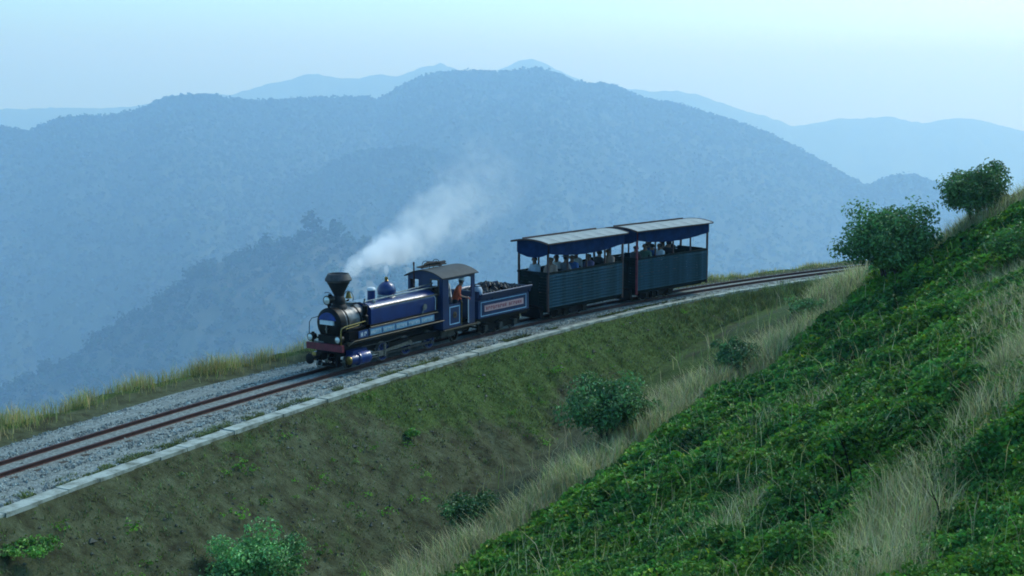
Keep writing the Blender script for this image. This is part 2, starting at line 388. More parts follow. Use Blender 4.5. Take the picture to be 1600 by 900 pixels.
def ribbon(name, t0, t1, dt, prof, m, z_of=None, smooth=False):
    """prof: list of functions t -> (offset, z); open sheet"""
    ts = np.arange(t0, t1 + dt * 0.5, dt); V = []
    for fn in prof:
        oz = np.array([fn(t) for t in ts]); P = track(ts, oz[:, 0]); V.append(np.c_[P, oz[:, 1]])
    V = np.array(V); a, b = V.shape[:2]; idx = np.arange(a * b).reshape(a, b)
    F = np.stack([idx[:-1, :-1], idx[1:, :-1], idx[1:, 1:], idx[:-1, 1:]], -1).reshape(-1, 4)
    return np_mesh(name, V.reshape(-1, 3), F, m, smooth=smooth)

# ballast bed, gravel
BW = lambda t: float(edge_off(t)) - 0.40
bed = ribbon('ballast_bed', -28, 130, 0.4, [lambda t: (float(verge_off(t)) + 0.25, BED - 0.10), lambda t: (float(verge_off(t)) * 0.5 - 0.55, BED - 0.02), lambda t: (-0.85, BED + 0.02), lambda t: (-0.3, BED + 0.06), lambda t: (0.3, BED + 0.06),
                     lambda t: (0.75, BED + 0.03), lambda t: (max(0.8, BW(t) - 0.3), BED - 0.02), lambda t: (max(0.85, BW(t) + 0.02), BED - 0.045)], 'ballast', smooth=True)
tag(bed, kind='structure')

def scatter_stones():
    n = 30000
    t = rng.uniform(11, 66, n * 2); t = t[rng.random(n * 2) < np.clip(1.6 - t / 60, 0.25, 1)][:n]; n = len(t)
    lo = np.maximum(verge_off(t) * 0.75 - .1, -2.2); o = lo + (edge_off(t) - 0.45 - lo) * rng.random(n)
    P = track(t, o); z = BED + 0.02 - 0.05 * (np.abs(o) > 1.2)
    r = rng.uniform(0.016, 0.042, n) * (1 + 0.5 * (rng.random(n) < 0.05))
    base = np.array([(1, 0, 0), (0, 1, 0), (-1, 0, 0), (0, -1, 0), (0, 0, 0.8), (0, 0, -0.8)], float)
    F0 = np.array([(0, 1, 4), (1, 2, 4), (2, 3, 4), (3, 0, 4), (1, 0, 5), (2, 1, 5), (3, 2, 5), (0, 3, 5)])
    V = base[None] * rng.uniform(0.6, 1.4, (n, 6, 1)) * r[:, None, None]
    a = rng.uniform(0, 6.28, n); c, s = np.cos(a)[:, None], np.sin(a)[:, None]
    V = np.stack([V[..., 0] * c - V[..., 1] * s, V[..., 0] * s + V[..., 1] * c, V[..., 2]], -1)
    V += np.c_[P, z + r * 0.3][:, None, :]
    F = (F0[None] + 6 * np.arange(n)[:, None, None]).reshape(-1, 3)
    g = (rng.uniform(0.45, 1.5, n) * (0.72 + 0.28 * sstep(0.3, 0.8, np.abs(o))))[:, None] * np.array([0.98, 1.0, 1.02]); tint = np.repeat(g, 6, 0)
    o = np_mesh('ballast_gravel', V.reshape(-1, 3), F, 'stone', tint=tint); tag(o, 'loose grey ballast stones packed around the rails', 'gravel', kind='stuff')
scatter_stones()

# rails
trk = empty('railway_track', (*track(30.0), 0)); tag(trk, 'narrow gauge track of two rusty rails on grey ballast', 'railway track')
def rail(off):
    prof = [(-0.055, -0.13), (-0.055, -0.115), (-0.012, -0.095), (-0.012, -0.035), (-0.030, -0.028), (-0.030, 0.0), (0.030, 0.0), (0.030, -0.028), (0.012, -0.035), (0.012, -0.095), (0.055, -0.115), (0.055, -0.13)]
    ts = np.arange(-28, 130, 0.5); V = []
    for y, z in prof: V.append(np.c_[track(ts, np.full(len(ts), off + y)), np.full(len(ts), z)])
    V = np.array(V + [V[0]]); a, b = V.shape[:2]; idx = np.arange(a * b).reshape(a, b)
    F = np.stack([idx[:-1, :-1], idx[1:, :-1], idx[1:, 1:], idx[:-1, 1:]], -1).reshape(-1, 4)
    V = V - np.array([*track(30.0), 0])
    np_mesh('rail', V.reshape(-1, 3), F, 'rust', trk)
rail(0.39); rail(-0.39)
sm = MB().box(-0.11, 0.11, -0.72, 0.72, -0.16, -0.118).build('sleeper', 'soil', trk)
first = True
for t in np.arange(13, 66, 0.75):
    s_ = sm if first else share(sm, trk); first = False
    p = track(t) - track(30.0); h = heading(t); s_.location = (p[0], p[1], 0.0); s_.rotation_euler = (0, 0, math.atan2(h[1], h[0]) + random.uniform(-.03, .03))

# concrete edging of cast slabs
edg = empty('concrete_edging', (*track(30.0, 2.0), BED)); tag(edg, 'pale concrete edging strip along the top of the embankment', 'kerb')
t = -6.0; org = np.array([*track(30.0, 2.0), BED])
while t < 68:
    L = 1.05 + random.uniform(-0.12, 0.12); g = 0.008
    wd = 0.38 if t < 38.6 else 0.24
    j = random.uniform(-0.016, 0.016); zt = BED + random.uniform(-0.012, 0.02); V = []
    for z in (BED - 0.22, zt):
        for tt in (t + g, t + L - g):
            for oo in (edge_off(tt) - wd + j, edge_off(tt) + j + 0.02):
                V.append(np.r_[track(tt, oo), z] - org)
    b = MB(); b.add(V, [(0, 1, 3, 2), (4, 6, 7, 5), (0, 4, 5, 1), (2, 3, 7, 6), (0, 2, 6, 4), (1, 5, 7, 3)])
    b.build('slab', 'concrete', edg); t += L

# ------------------------------------------------------------------ the far valley: hills in the haze
mat('far_slope', (0.014, 0.036, 0.014), 0.95, col2=(0.030, 0.056, 0.026), vscale=0.006, mix_lo=0.35, mix_hi=0.65)
mat('spur_slope', (0.024, 0.050, 0.022), 0.95, col2=(0.11, 0.105, 0.06), vscale=0.015, mix_lo=0.40, mix_hi=0.75)
mat('valley', (0.05, 0.075, 0.04), 0.95, col2=(0.16, 0.16, 0.12), vscale=0.02, mix_lo=0.45, mix_hi=0.62)
FLOOR = -168.0 * KF
fl = np_mesh('valley_floor', [(-2600 * KF, -140, FLOOR), (2600 * KF, -140, FLOOR), (2600 * KF, 3300 * KF, FLOOR), (-2600 * KF, 3300 * KF, FLOOR)], [(0, 1, 2, 3)], 'valley'); tag(fl, kind='structure')

def tree_quads(P, hgt, wid, nq, qs, seed=0):
    """crowns of loose leaf clumps: P (n,3) feet"""
    n = len(P); r = np.random.default_rng(seed)
    d = r.normal(size=(n, nq, 3)); d /= np.linalg.norm(d, axis=-1, keepdims=True)
    rad = r.uniform(0.55, 1.0, (n, nq, 1)); lob = 1 + 0.35 * np.sin(3 * np.arctan2(d[..., 1], d[..., 0]) + r.uniform(0, 6, (n, 1)))[..., None]
    c = d * rad * lob * np.stack([wid, wid, hgt * 0.5], -1)[:, None, :]; c[..., 2] += (hgt * 0.62)[:, None]
    c += P[:, None, :]
    nrm = d + r.normal(size=d.shape) * 0.6 + np.array([0, 0, 0.3]); nrm /= np.linalg.norm(nrm, axis=-1, keepdims=True)
    a = np.cross(nrm, np.array([0.3, 0.2, 1.0])); a /= np.linalg.norm(a, axis=-1, keepdims=True); b = np.cross(nrm, a)
    s = (qs * r.uniform(0.6, 1.4, (n, nq)))[..., None]
    V = np.stack([c - a * s - b * s * .6, c + a * s - b * s * .7, c + a * s * .8 + b * s, c - a * s * .7 + b * s * .8], 2).reshape(-1, 3)
    F = np.arange(n * nq * 4).reshape(-1, 4)
    g = (r.uniform(0.75, 1.3, (n, 1)) * r.uniform(0.85, 1.15, (n, nq)))[..., None] * np.stack([r.uniform(.8, 1.3, (n, 1)), np.ones((n, 1)), r.uniform(.8, 1.1, (n, 1))], -1)
    return V, F, np.repeat(g.reshape(-1, 3), 4, 0)

def mountain(crest, name, m, slope, fold, seed, nu=260, nv=70, back=60, crest_rows=999, trees=None, tree_name=None, edge_wob=1.0, floor=FLOOR):
    """crest: (px, py, distance) survey of the skyline; ground falls from it towards us and behind"""
    C = np.array([at_depth(a_, b_, c_ * KF) for a_, b_, c_ in crest]); fold *= KF; back *= KF; edge_wob *= KF; s = np.r_[0, np.cumsum(np.linalg.norm(np.diff(C[:, :2], axis=0), axis=1))]
    u = np.linspace(0, s[-1], nu); c = np.stack([np.interp(u, s, C[:, k]) for k in range(3)], -1)
    c[:, 2] += (fbm(u * 0.06 / KF, u * 0 + seed, 4, seed) - 0.5) * edge_wob
    drop = np.max(c[:, 2]) - floor + 20
    reach = drop / slope
    v = np.r_[-np.linspace(back, 2 * KF, 8), np.linspace(0, 1, nv) ** 1.3 * reach]
    tod = -c[:, :2] / np.linalg.norm(c[:, :2], axis=1, keepdims=True)
    U, V = np.meshgrid(u, v, indexing='ij')
    X = c[:, None, 0] + tod[:, None, 0] * V; Y = c[:, None, 1] + tod[:, None, 1] * V
    f = fbm(U / fold + 0.25 * fbm(U / fold, V / fold, 2, seed + 3), V / (fold * 3.5), 4, seed) - 0.5
    amp = np.clip(V / reach, 0, 1) ** 0.7
    Z = c[:, None, 2] - np.abs(V) * slope * np.where(V < 0, 0.7, 0.75 + 0.25 * np.clip(V / reach, 0, 1)) + f * fold * 1.0 * amp + (fbm(X / 9 / KF, Y / 9 / KF, 3, seed + 8) - 0.5) * 3.0 * edge_wob * np.clip(amp * 4, 0, 1)
    Z = np.maximum(Z, floor - 1.5)
    a, b = Z.shape; idx = np.arange(a * b).reshape(a, b)
    F = np.stack([idx[:-1, :-1], idx[1:, :-1], idx[1:, 1:], idx[:-1, 1:]], -1).reshape(-1, 4)
    o = np_mesh(name, np.stack([X, Y, Z], -1).reshape(-1, 3), F, m, smooth=True); tag(o, kind='structure')
    if trees:
        n, h0, h1, nq, qs, bias = trees; h0 *= KF; h1 *= KF; qs *= KF; r = np.random.default_rng(seed + 50)
        iu = r.uniform(0, a - 1.01, n); iv = 7 + np.minimum((b - 9) * r.random(n) ** bias, crest_rows * r.random(n))
        def samp(A):
            i, j = iu.astype(int), iv.astype(int); fu, fv = iu - i, iv - j
            return A[i, j] * (1 - fu) * (1 - fv) + A[i + 1, j] * fu * (1 - fv) + A[i, j + 1] * (1 - fu) * fv + A[i + 1, j + 1] * fu * fv
        P = np.stack([samp(X), samp(Y), samp(Z)], -1)
        keep = (fbm(P[:, 0] / (fold * .5), P[:, 1] / (fold * .5), 3, seed + 7) > 0.12) & (P[:, 2] > floor + 2 * KF); P = P[keep]
        hh = r.uniform(h0, h1, len(P)) * (0.7 + 0.6 * r.random(len(P)) ** 3); ww = hh * r.uniform(0.4, 0.75, len(P)); P[:, 2] -= hh * 0.12
        Vt, Ft, tt = tree_quads(P, hh, ww, nq, qs, seed)
        w_ = np_mesh(tree_name, Vt, Ft, 'far_wood', tint=tt); tag(w_, kind='stuff')
        tag(w_, trees_label[tree_name], 'woodland')
    return C
trees_label = dict(spur_wood='hazy woodland scattered over the nearest spur behind the engine', mountain_wood='blue hazed forest covering the big central mountain',
                   hill_wood='hazy forest on the dark hump below the smoke', ridge_wood='hazed trees along the low ridge right of the carriages')

main_c = [(-260, 235), (-120, 215), (0, 199), (50, 206), (75, 192), (100, 183), (135, 181), (170, 181), (215, 171), (245, 158), (280, 151), (310, 149), (340, 150), (400, 157), (450, 156), (500, 153), (540, 152), (575, 152), (590, 157), (620, 139),
          (655, 120), (690, 112), (725, 110), (760, 112), (800, 112), (835, 106), (870, 114), (890, 124), (900, 130), (940, 131), (965, 135), (1000, 151), (1040, 158), (1080, 168), (1150, 189), (1200, 208), (1260, 238), (1310, 268), (1350, 290), (1420, 335), (1500, 380), (1600, 420)]
mountain([(x, y + 3, 1000 - 150 * abs(x - 780) / 800) for x, y in main_c], 'mountain', 'far_slope', 0.29, 95, 3, 420, 90, trees=(34000, 1.3, 3.0, 6, 0.85, 1.25), tree_name='mountain_wood', edge_wob=2.2)
mountain([(x, y, 740) for x, y in [(300, 420), (380, 340), (430, 305), (500, 268), (540, 246), (575, 236), (620, 232), (645, 230), (680, 240), (720, 252), (800, 285), (880, 320), (960, 350), (1100, 400)]],
         'hill', 'far_slope', 0.45, 45, 11, 240, 60, trees=(9000, 1.3, 2.8, 7, 0.75, 1.25), tree_name='hill_wood', edge_wob=2.2)
mountain([(x, y, 860) for x, y in [(1060, 345), (1120, 315), (1180, 290), (1240, 283), (1300, 290), (1350, 296), (1385, 281), (1400, 276), (1430, 277), (1450, 284), (1480, 292), (1540, 305), (1640, 330), (1760, 380)]],
         'ridge', 'far_slope', 0.5, 55, 17, 240, 50, trees=(8000, 1.4, 3.2, 7, 0.8, 1.4), tree_name='ridge_wood', edge_wob=2.0)
spur_c = [(-160, 680), (-60, 640), (0, 612), (22, 606), (72, 577), (113, 566), (151, 531), (181, 510), (215, 494), (246, 476), (280, 457), (302, 432), (325, 416), (370, 404), (397, 390), (446, 378), (487, 362), (525, 366), (580, 385), (640, 420), (720, 450), (820, 490), (960, 540)]
mountain([(x, y, 450 + 0.06 * (x - 200)) for x, y in spur_c], 'spur', 'spur_slope', 0.55, 34, 23, 300, 80, trees=(3800, 1.6, 4.2, 50, 0.36, 1.1), tree_name='spur_wood', edge_wob=2.0)
mountain([(x, y, 1850) for x, y in [(-300, 190), (-100, 178), (0, 171), (90, 169), (180, 168), (250, 163), (305, 151), (330, 147), (360, 148), (400, 134), (440, 127), (470, 119), (490, 115), (515, 119), (560, 123), (590, 115), (620, 118), (655, 106), (690, 97), (715, 108), (760, 118), (790, 106),
          (812, 95), (832, 91), (850, 97), (870, 110), (920, 130), (1000, 141), (1060, 142), (1090, 147), (1140, 165), (1190, 181), (1220, 191), (1245, 197), (1275, 193), (1310, 183), (1350, 186), (1395, 182), (1440, 193), (1490, 186), (1530, 188), (1600, 203), (1700, 215), (1900, 235)]],
         'far_mountains', 'far_slope', 0.45, 120, 31, 420, 40, edge_wob=6.0)

# some trees of the spur that stand out singly on its skyline
def far_tree(px, py_top, py_foot, D, wpx, label):
    D *= KF; p = at_depth(px, py_foot, D); k = D / F_PX; h = (py_foot - py_top) * k; wd = wpx * k / 2
    r = empty('hillside_tree', p); tag(r, label, 'tree', 'trees on the spur skyline behind the engine')
    b = MB(); b.tube([(0, 0, -1.5 * KF), (0.05 * h, 0, 0.3 * h), (0, 0.03 * h, 0.75 * h)], [0.05 * h, 0.035 * h, 0.012 * h], 6)
    for k_ in range(4):
        a = k_ * 1.7; b.tube([(0, 0, h * (0.3 + .1 * k_)), (wd * .6 * math.cos(a), wd * .6 * math.sin(a), h * (0.5 + .1 * k_))], [0.02 * h, 0.007 * h], 5)
    b.build('trunk', 'bark', r)
    V, F, tt = tree_quads(np.array([[0, 0, 0.0]]), np.array([h]), np.array([wd]), 170, 0.085 * h, int(px))
    np_mesh('crown', V, F, 'far_wood', r, tint=tt)
SP = [(487, 334, 368, 34, 'tallest hazy tree on the spur skyline left of the smoke'), (525, 345, 374, 24, 'hazy tree on the spur crest just left of the smoke plume'), (418, 368, 396, 26, 'hazy rounded tree halfway along the spur skyline'),
      (300, 418, 442, 26, 'hazy tree where the spur skyline steps up'), (215, 482, 506, 28, 'hazy round tree low on the spur skyline'), (372, 392, 412, 24, 'small hazy tree between the two higher spur trees'),
      (148, 522, 548, 10, 'slim hazy tree standing alone on the lower spur'), (72, 566, 590, 24, 'lowest hazy tree on the spur above the trackside grass'), (254, 462, 484, 28, 'wide hazy tree midway down the spur skyline')]
for px, a_, b_, wp, lb in SP: far_tree(px, a_, b_, 448 + 0.06 * (px - 200), wp, lb)

# ------------------------------------------------------------------ vegetation near by
def basis(nrm):
    a = np.cross(nrm, np.array([0.31, 0.21, 0.93])); a /= np.linalg.norm(a, axis=-1, keepdims=True) + 1e-9
    return a, np.cross(nrm, a)
def leaf_mesh(C, N, L, W, r):
    """folded leaf: two quads sharing the midrib (6 verts)"""
    n = len(C); a, b = basis(N); th = r.uniform(0, 6.283, n)[:, None]
    u = a * np.cos(th) + b * np.sin(th); v = -a * np.sin(th) + b * np.cos(th)
    L = L[:, None]; W = W[:, None]; lift = N * W * 0.35
    V = np.stack([C - u * L * .5, C - u * L * .05 + v * W * .5 + lift, C + u * L * .5 - N * L * .12, C - u * L * .05 - v * W * .5 + lift], 1).reshape(-1, 3)
    i = 4 * np.arange(n)[:, None]
    F = np.concatenate([i + np.array([[0, 1, 2]]), i + np.array([[0, 2, 3]])], 1).reshape(-1, 3)
    return V, F
def blade_mesh(B, H, W, lean, r, bend=0.5):
    n = len(B); a = r.uniform(0, 6.283, n); d = np.stack([np.cos(a), np.sin(a), 0 * a], -1); p = np.stack([-d[:, 1], d[:, 0], 0 * a], -1)
    up = np.array([0, 0, 1.0]); H = H[:, None]; W = W[:, None]
    ln = lean[:, None] * d
    m = B + up * H * .55 + ln * H * .3; tp = B + up * H * (1 - bend * .3 * lean[:, None]) + ln * H
    V = np.stack([B - p * W, B + p * W, m + p * W * .75, m - p * W * .75, tp], 1).reshape(-1, 3)
    i = 5 * np.arange(n)[:, None]
    F = np.concatenate([i + np.array([[0, 1, 2]]), i + np.array([[0, 2, 3]]), i + np.array([[3, 2, 4]])], 1).reshape(-1, 3)
    return V, F

def sample_near(n, tr, qr, r):
    t = r.uniform(*tr, n); q = r.uniform(*qr, n); o = edge_off(t) + q; P = track(t, o)
    return t, o, P[:, 0], P[:, 1]
def in_view(x, y, z, m=60):
    c, s = math.cos(PHI), math.sin(PHI); dz = z - CAM_H; dep = y * c - dz * s; up = y * s + dz * c
    px = 800 + F_PX * x / np.maximum(dep, .1); py = 450 - F_PX * up / np.maximum(dep, .1)
    inside = (px > -60) & (px < 1660) & (py < 1000)          # thinner growth carries on past the frame
    return (dep > 4) & (px > -500) & (px < 2300) & (py > -50) & (py < 1500) & (inside | (hash2(x * 91.7, y * 57.3, 5) < 0.5)), dep

def cover_height(x, y):
    a = fbm(x * 0.42, y * 0.42, 3, 41); b = fbm(x * 1.5, y * 1.5, 3, 43); c = vnoise(x * 3.6, y * 3.6, 47)
    return 0.10 + 0.30 * sstep(0.3, 0.75, a) + 0.52 * (b - 0.38) + 0.26 * (c - 0.42)

def vines():
    r = np.random.default_rng(101); CS, NS, LS, TS = [], [], [], []; total = 0
    for _ in range(16):
        n = 400000
        t, o, x, y = sample_near(n, (4, 80), (1.5, 48), r)
        z, q, qf, emb, hl = ground(x, y, t, o, True)
        ok, dep = in_view(x, y, z + 0.4)
        hm = sstep(-0.05, 0.9, hl - emb + 0.6 * (fbm(x * .6, y * .6, 3, 61) - 0.5)); dr = dry_amount(x, y); hm = hm * sstep(0.2, 1.2, gully_side(x, y) + 1.2 * (fbm(x * .8, y * .8, 3, 63) - 0.5))
        for hx, hy, hr, hd in HOLLOWS: hm = hm * (1 - (.55 if hd < .6 else .8) * np.exp(-((x - hx) ** 2 + (y - hy) ** 2) / (hr * .8) ** 2))
        pr = hm * np.clip(1.15 - 1.7 * dr, 0.0, 1) * np.clip((19 / np.maximum(dep, 8)) ** 1.55, 0, 1)
        k = ok & (r.random(n) < pr); x, y, z, dep, hm, dr = x[k], y[k], z[k], dep[k], hm[k], dr[k]
        ch = np.maximum(cover_height(x, y), 0.03) * (1 - 0.6 * dr)
        e = 0.12; gx = (cover_height(x + e, y) - cover_height(x - e, y)) / (2 * e); gy = (cover_height(x, y + e) - cover_height(x, y - e)) / (2 * e)
        N = np.stack([-gx, -gy, np.ones_like(gx)], -1) + r.normal(size=(len(x), 3)) * 0.55; N[:, 2] = np.abs(N[:, 2]) + .15; N /= np.linalg.norm(N, axis=1, keepdims=True)
        dpt = r.random(len(x)) ** 2.2
        CS.append(np.stack([x, y, z + ch * (1 - 0.75 * dpt) + r.normal(size=len(x)) * 0.03], -1)); NS.append(N)
        LS.append(np.clip(0.0044 * dep, 0.075, 0.21) * r.uniform(0.7, 1.3, len(x)))
        g = r.uniform(0.55, 1.45, len(x))[:, None] * np.stack([r.uniform(0.7, 1.25, len(x)), np.ones(len(x)), r.uniform(0.6, 1.2, len(x))], -1)
        pat = fbm(x * .55, y * .55, 3, 71)[:, None]; g = g * (0.72 + 0.6 * pat); sp = fbm(x * 1.3 + 7, y * 1.3, 3, 77)[:, None]; g = g * np.where(sp > .56, np.array([1.25, 1.12, .8]), np.where(sp < .40, np.array([.62, .78, .95]), 1.0))
        yl = (r.random(len(x)) < 0.03)[:, None]; g = np.where(yl, g * np.array([2.4, 1.35, 1.0]), g)
        TS.append(g); total += len(x)
        if total > 420000: break
    C, N, L, T = np.concatenate(CS), np.concatenate(NS), np.concatenate(LS), np.concatenate(TS)
    V, F = leaf_mesh(C, N, L, L * r.uniform(0.55, 0.85, len(L)), r)
    o = np_mesh('vine_cover', V, F, 'vine_leaf', tint=np.repeat(T, 4, 0)); tag(o, 'dense green creeper leaves blanketing the near hillside', 'ground cover', kind='stuff')
    print('vine leaves', len(C))
vines()

def dry_grass():
    r = np.random.default_rng(202); B, D, TT = [], [], []; tot = 0
    for _ in range(12):
        n = 300000; t, o, x, y = sample_near(n, (4, 80), (1.2, 48), r); dr = dry_amount(x, y)
        cl = vnoise(x * 2.3, y * 2.3, 81); k = r.random(n) < (dr ** 1.4 * (0.25 + 1.1 * cl) + 0.007) * sstep(1.6, 4.0, o - edge_off(t)); t, o, x, y, dr = t[k], o[k], x[k], y[k], dr[k]
        z, q, qf, emb, hl = ground(x, y, t, o, True); ok, dep = in_view(x, y, z)
        k = ok & (r.random(len(x)) < np.clip((24 / np.maximum(dep, 8)) ** 1.3, 0, 1)) & ((dr > 0.05) | (hl > emb))
        B.append(np.stack([x, y, z - 0.03], -1)[k]); D.append(np.c_[dep[k], dr[k]]); tot += k.sum()
        if tot > 150000: break
    B, D = np.concatenate(B), np.concatenate(D); n = len(B)
    H = r.uniform(0.25, 0.95, n) * (0.5 + 0.55 * D[:, 1]); H = np.where(D[:, 1] < 0.05, r.uniform(0.5, 1.1, n), H)
    V, F = blade_mesh(B, H, np.clip(0.00022 * D[:, 0], 0.0035, 0.013) * r.uniform(.6, 1.4, n), r.uniform(0.15, 0.95, n), r)
    g = r.uniform(0.5, 1.35, n)[:, None] * np.stack([np.ones(n), r.uniform(0.9, 1.15, n), r.uniform(0.7, 1.2, n)], -1)
    gr = (r.random(n) < 0.38)[:, None]; g = np.where(gr, g * np.array([0.45, 0.72, 0.45]), g)
    o = np_mesh('dry_grass', V, F, 'dry_blade', tint=np.repeat(g, 5, 0)); tag(o, 'tall straw coloured dry grass along the gully and over the hillside', 'dry grass', kind='stuff')
    print('dry', n)
dry_grass()

def verge_grass():
    r = np.random.default_rng(303); n = 60000
    t = r.uniform(13, 68, n); vo = verge_off(t); c = vo - 0.55; tuft = fbm(t * 0.55, t * 0 + 3, 3, 91); tuft2 = vnoise(t * 2.5, t * 0, 92)
    o = c + r.normal(size=n) * 0.55 - 0.5; k = (r.random(n) < (0.12 + 1.2 * sstep(0.3, 0.7, tuft)) * (0.3 + tuft2)) & (o < vo + 0.35)
    k &= ~((t > 33.5) & (t < 55) & (r.random(n) < 0.6)); t, o, tuft = t[k], o[k], tuft[k]; n = len(t)
    P = track(t, o); z = ground(P[:, 0], P[:, 1], t, o); B = np.c_[P, z - 0.04]
    edge = 1 - sstep(-0.1, 0.5, o - verge_off(t))
    far = 1 - 0.6 * sstep(48, 60, t)
    H = r.uniform(0.25, 0.95, n) * (0.55 + 0.75 * tuft) * (0.35 + 0.65 * edge) * far * 0.72 + 0.06
    V, F = blade_mesh(B, H, r.uniform(0.004, 0.010, n), r.uniform(0.15, 0.85, n), r)
    g = r.uniform(0.5, 1.4, n)[:, None] * np.stack([r.uniform(.9, 1.35, n), np.ones(n), r.uniform(.7, 1.2, n)], -1); dr = (r.random(n) < .42)[:, None]; g = np.where(dr, g * np.array([1.7, 1.25, 1.9]), g)
    o_ = np_mesh('verge_grass', V, F, 'green_blade', tint=np.repeat(g, 5, 0)); tag(o_, 'yellow green grass growing along the far edge of the track', 'grass', kind='stuff')
    # short turf and weeds on the embankment face
    n = 420000; t, o_, x, y = sample_near(n, (10, 70), (0.03, 12), r); z, q, qf, emb, hl = ground(x, y, t, o_, True)
    gm = 0.12 + 0.55 * sstep(26, 52, t) * (1 - 0.55 * sstep(4, 9, q)) + 0.9 * (fbm(x * .35, y * .35, 3, 31) - 0.5) + 0.5 * (vnoise(x * 2.2, y * 2.2, 95) - .5) + 0.3 * (1 - sstep(0, 2.5, q)) * sstep(18, 30, t)
    ok, dep = in_view(x, y, z); k = ok & (hl < emb) & (r.random(n) < np.clip(0.08 + gm * (0.35 + 1.3 * vnoise(x * 4.5, y * 4.5, 97) ** 2), 0.02, 0.7)); x, y, z, q, t = x[k], y[k], z[k], q[k], t[k]; n = len(x)
    H = r.uniform(0.04, 0.17, n) * (0.7 + 1.8 * sstep(46, 58, t)) * (0.6 + vnoise(x * 4.5, y * 4.5, 97)); V, F = blade_mesh(np.stack([x, y, z - .01], -1), H, r.uniform(0.006, 0.016, n), r.uniform(0.3, 1.2, n), r)
    g = r.uniform(0.35, 1.0, n)[:, None] * np.stack([r.uniform(.5, .95, n), np.ones(n) * .85, r.uniform(.6, 1.1, n)], -1)
    o2 = np_mesh('embankment_turf', V, F, 'green_blade', tint=np.repeat(g, 5, 0)); tag(o2, 'short thin turf on the steep embankment face', 'grass', kind='stuff')
    # weeds creeping over the ballast shoulder and the inner edge of the concrete
    n_ = 26000; t_ = r.uniform(13, 62, n_); o_ = edge_off(t_) - np.abs(r.normal(size=n_)) * 0.22 - 0.40; k = (vnoise(t_ * .8, t_ * 0, 98) * vnoise(t_ * 3.1, o_ * 4, 99) > 0.22) & (o_ > 0.65); t_, o_ = t_[k], o_[k]
    P_ = track(t_, o_); m_ = len(t_); V, F = blade_mesh(np.c_[P_, np.full(m_, BED - .03)], r.uniform(.03, .10, m_), r.uniform(.006, .016, m_), r.uniform(.3, 1.2, m_), r)
    g = r.uniform(0.3, 0.75, m_)[:, None] * np.array([[.8, .85, .8]]); ow = np_mesh('shoulder_weeds', V, F, 'green_blade', tint=np.repeat(g, 5, 0)); tag(ow, 'low weeds along the inner side of the concrete edging', 'weeds', kind='stuff')
    # clods and stones loosened on the face
    n_ = 5000; t_, oo, x_, y_ = sample_near(n_, (12, 64), (0.1, 11), r); z_, q_, qf_, em_, hl_ = ground(x_, y_, t_, oo, True); k = hl_ < em_; x_, y_, z_ = x_[k], y_[k], z_[k]; m_ = len(x_)
    bs = np.array([(1, 0, 0), (0, 1, 0), (-1, 0, 0), (0, -1, 0), (0, 0, 0.8), (0, 0, -0.8)], float); f0 = np.array([(0, 1, 4), (1, 2, 4), (2, 3, 4), (3, 0, 4), (1, 0, 5), (2, 1, 5), (3, 2, 5), (0, 3, 5)])
    V = bs[None] * r.uniform(.5, 1.5, (m_, 6, 1)) * (r.uniform(.012, .05, m_) * (1 + 1.2 * (r.random(m_) < .04)))[:, None, None] + np.stack([x_, y_, z_ + .01], -1)[:, None]
    F = (f0[None] + 6 * np.arange(m_)[:, None, None]).reshape(-1, 3); g = np.repeat(r.uniform(.15, .7, (m_, 1)) * np.array([[1.0, .92, .75]]), 6, 0)
    oc_ = np_mesh('embankment_stones', V.reshape(-1, 3), F, 'stone', tint=g); tag(oc_, 'earth clods and stones on the bare embankment face', 'stones', kind='stuff')
    # leafy weeds
    n = 900; t, o_, x, y = sample_near(n, (14, 64), (0.2, 11), r); z, q, qf, emb, hl = ground(x, y, t, o_, True); k = (hl < emb - .1) & (r.random(n) < 0.25 + 0.6 * sstep(.4, .7, fbm(x * .4, y * .4, 3, 31)))
    x, y, z = x[k], y[k], z[k]; sz = r.uniform(0.05, 0.20, len(x)) * (1 + (r.random(len(x)) < .06)); m = 26
    d = r.normal(size=(len(x), m, 3)); d[..., 2] = np.abs(d[..., 2]) * .7; C = np.stack([x, y, z], -1)[:, None] + d * sz[:, None, None] * .8
    N = d + np.array([0, 0, .8]); N /= np.linalg.norm(N, axis=-1, keepdims=True); L = np.repeat(np.clip(sz * .55, .05, .12)[:, None], m, 1).ravel()
    V, F = leaf_mesh(C.reshape(-1, 3), N.reshape(-1, 3), L, L * .6, r); g = np.repeat(r.uniform(.7, 1.7, (len(x), 1)) * np.array([[1.3, 1.25, .8]]), m * 4, 0)
    o3 = np_mesh('embankment_weeds', V, F, 'vine_leaf', tint=g); tag(o3, 'small leafy weeds dotted over the embankment face', 'weeds', kind='stuff')
verge_grass()

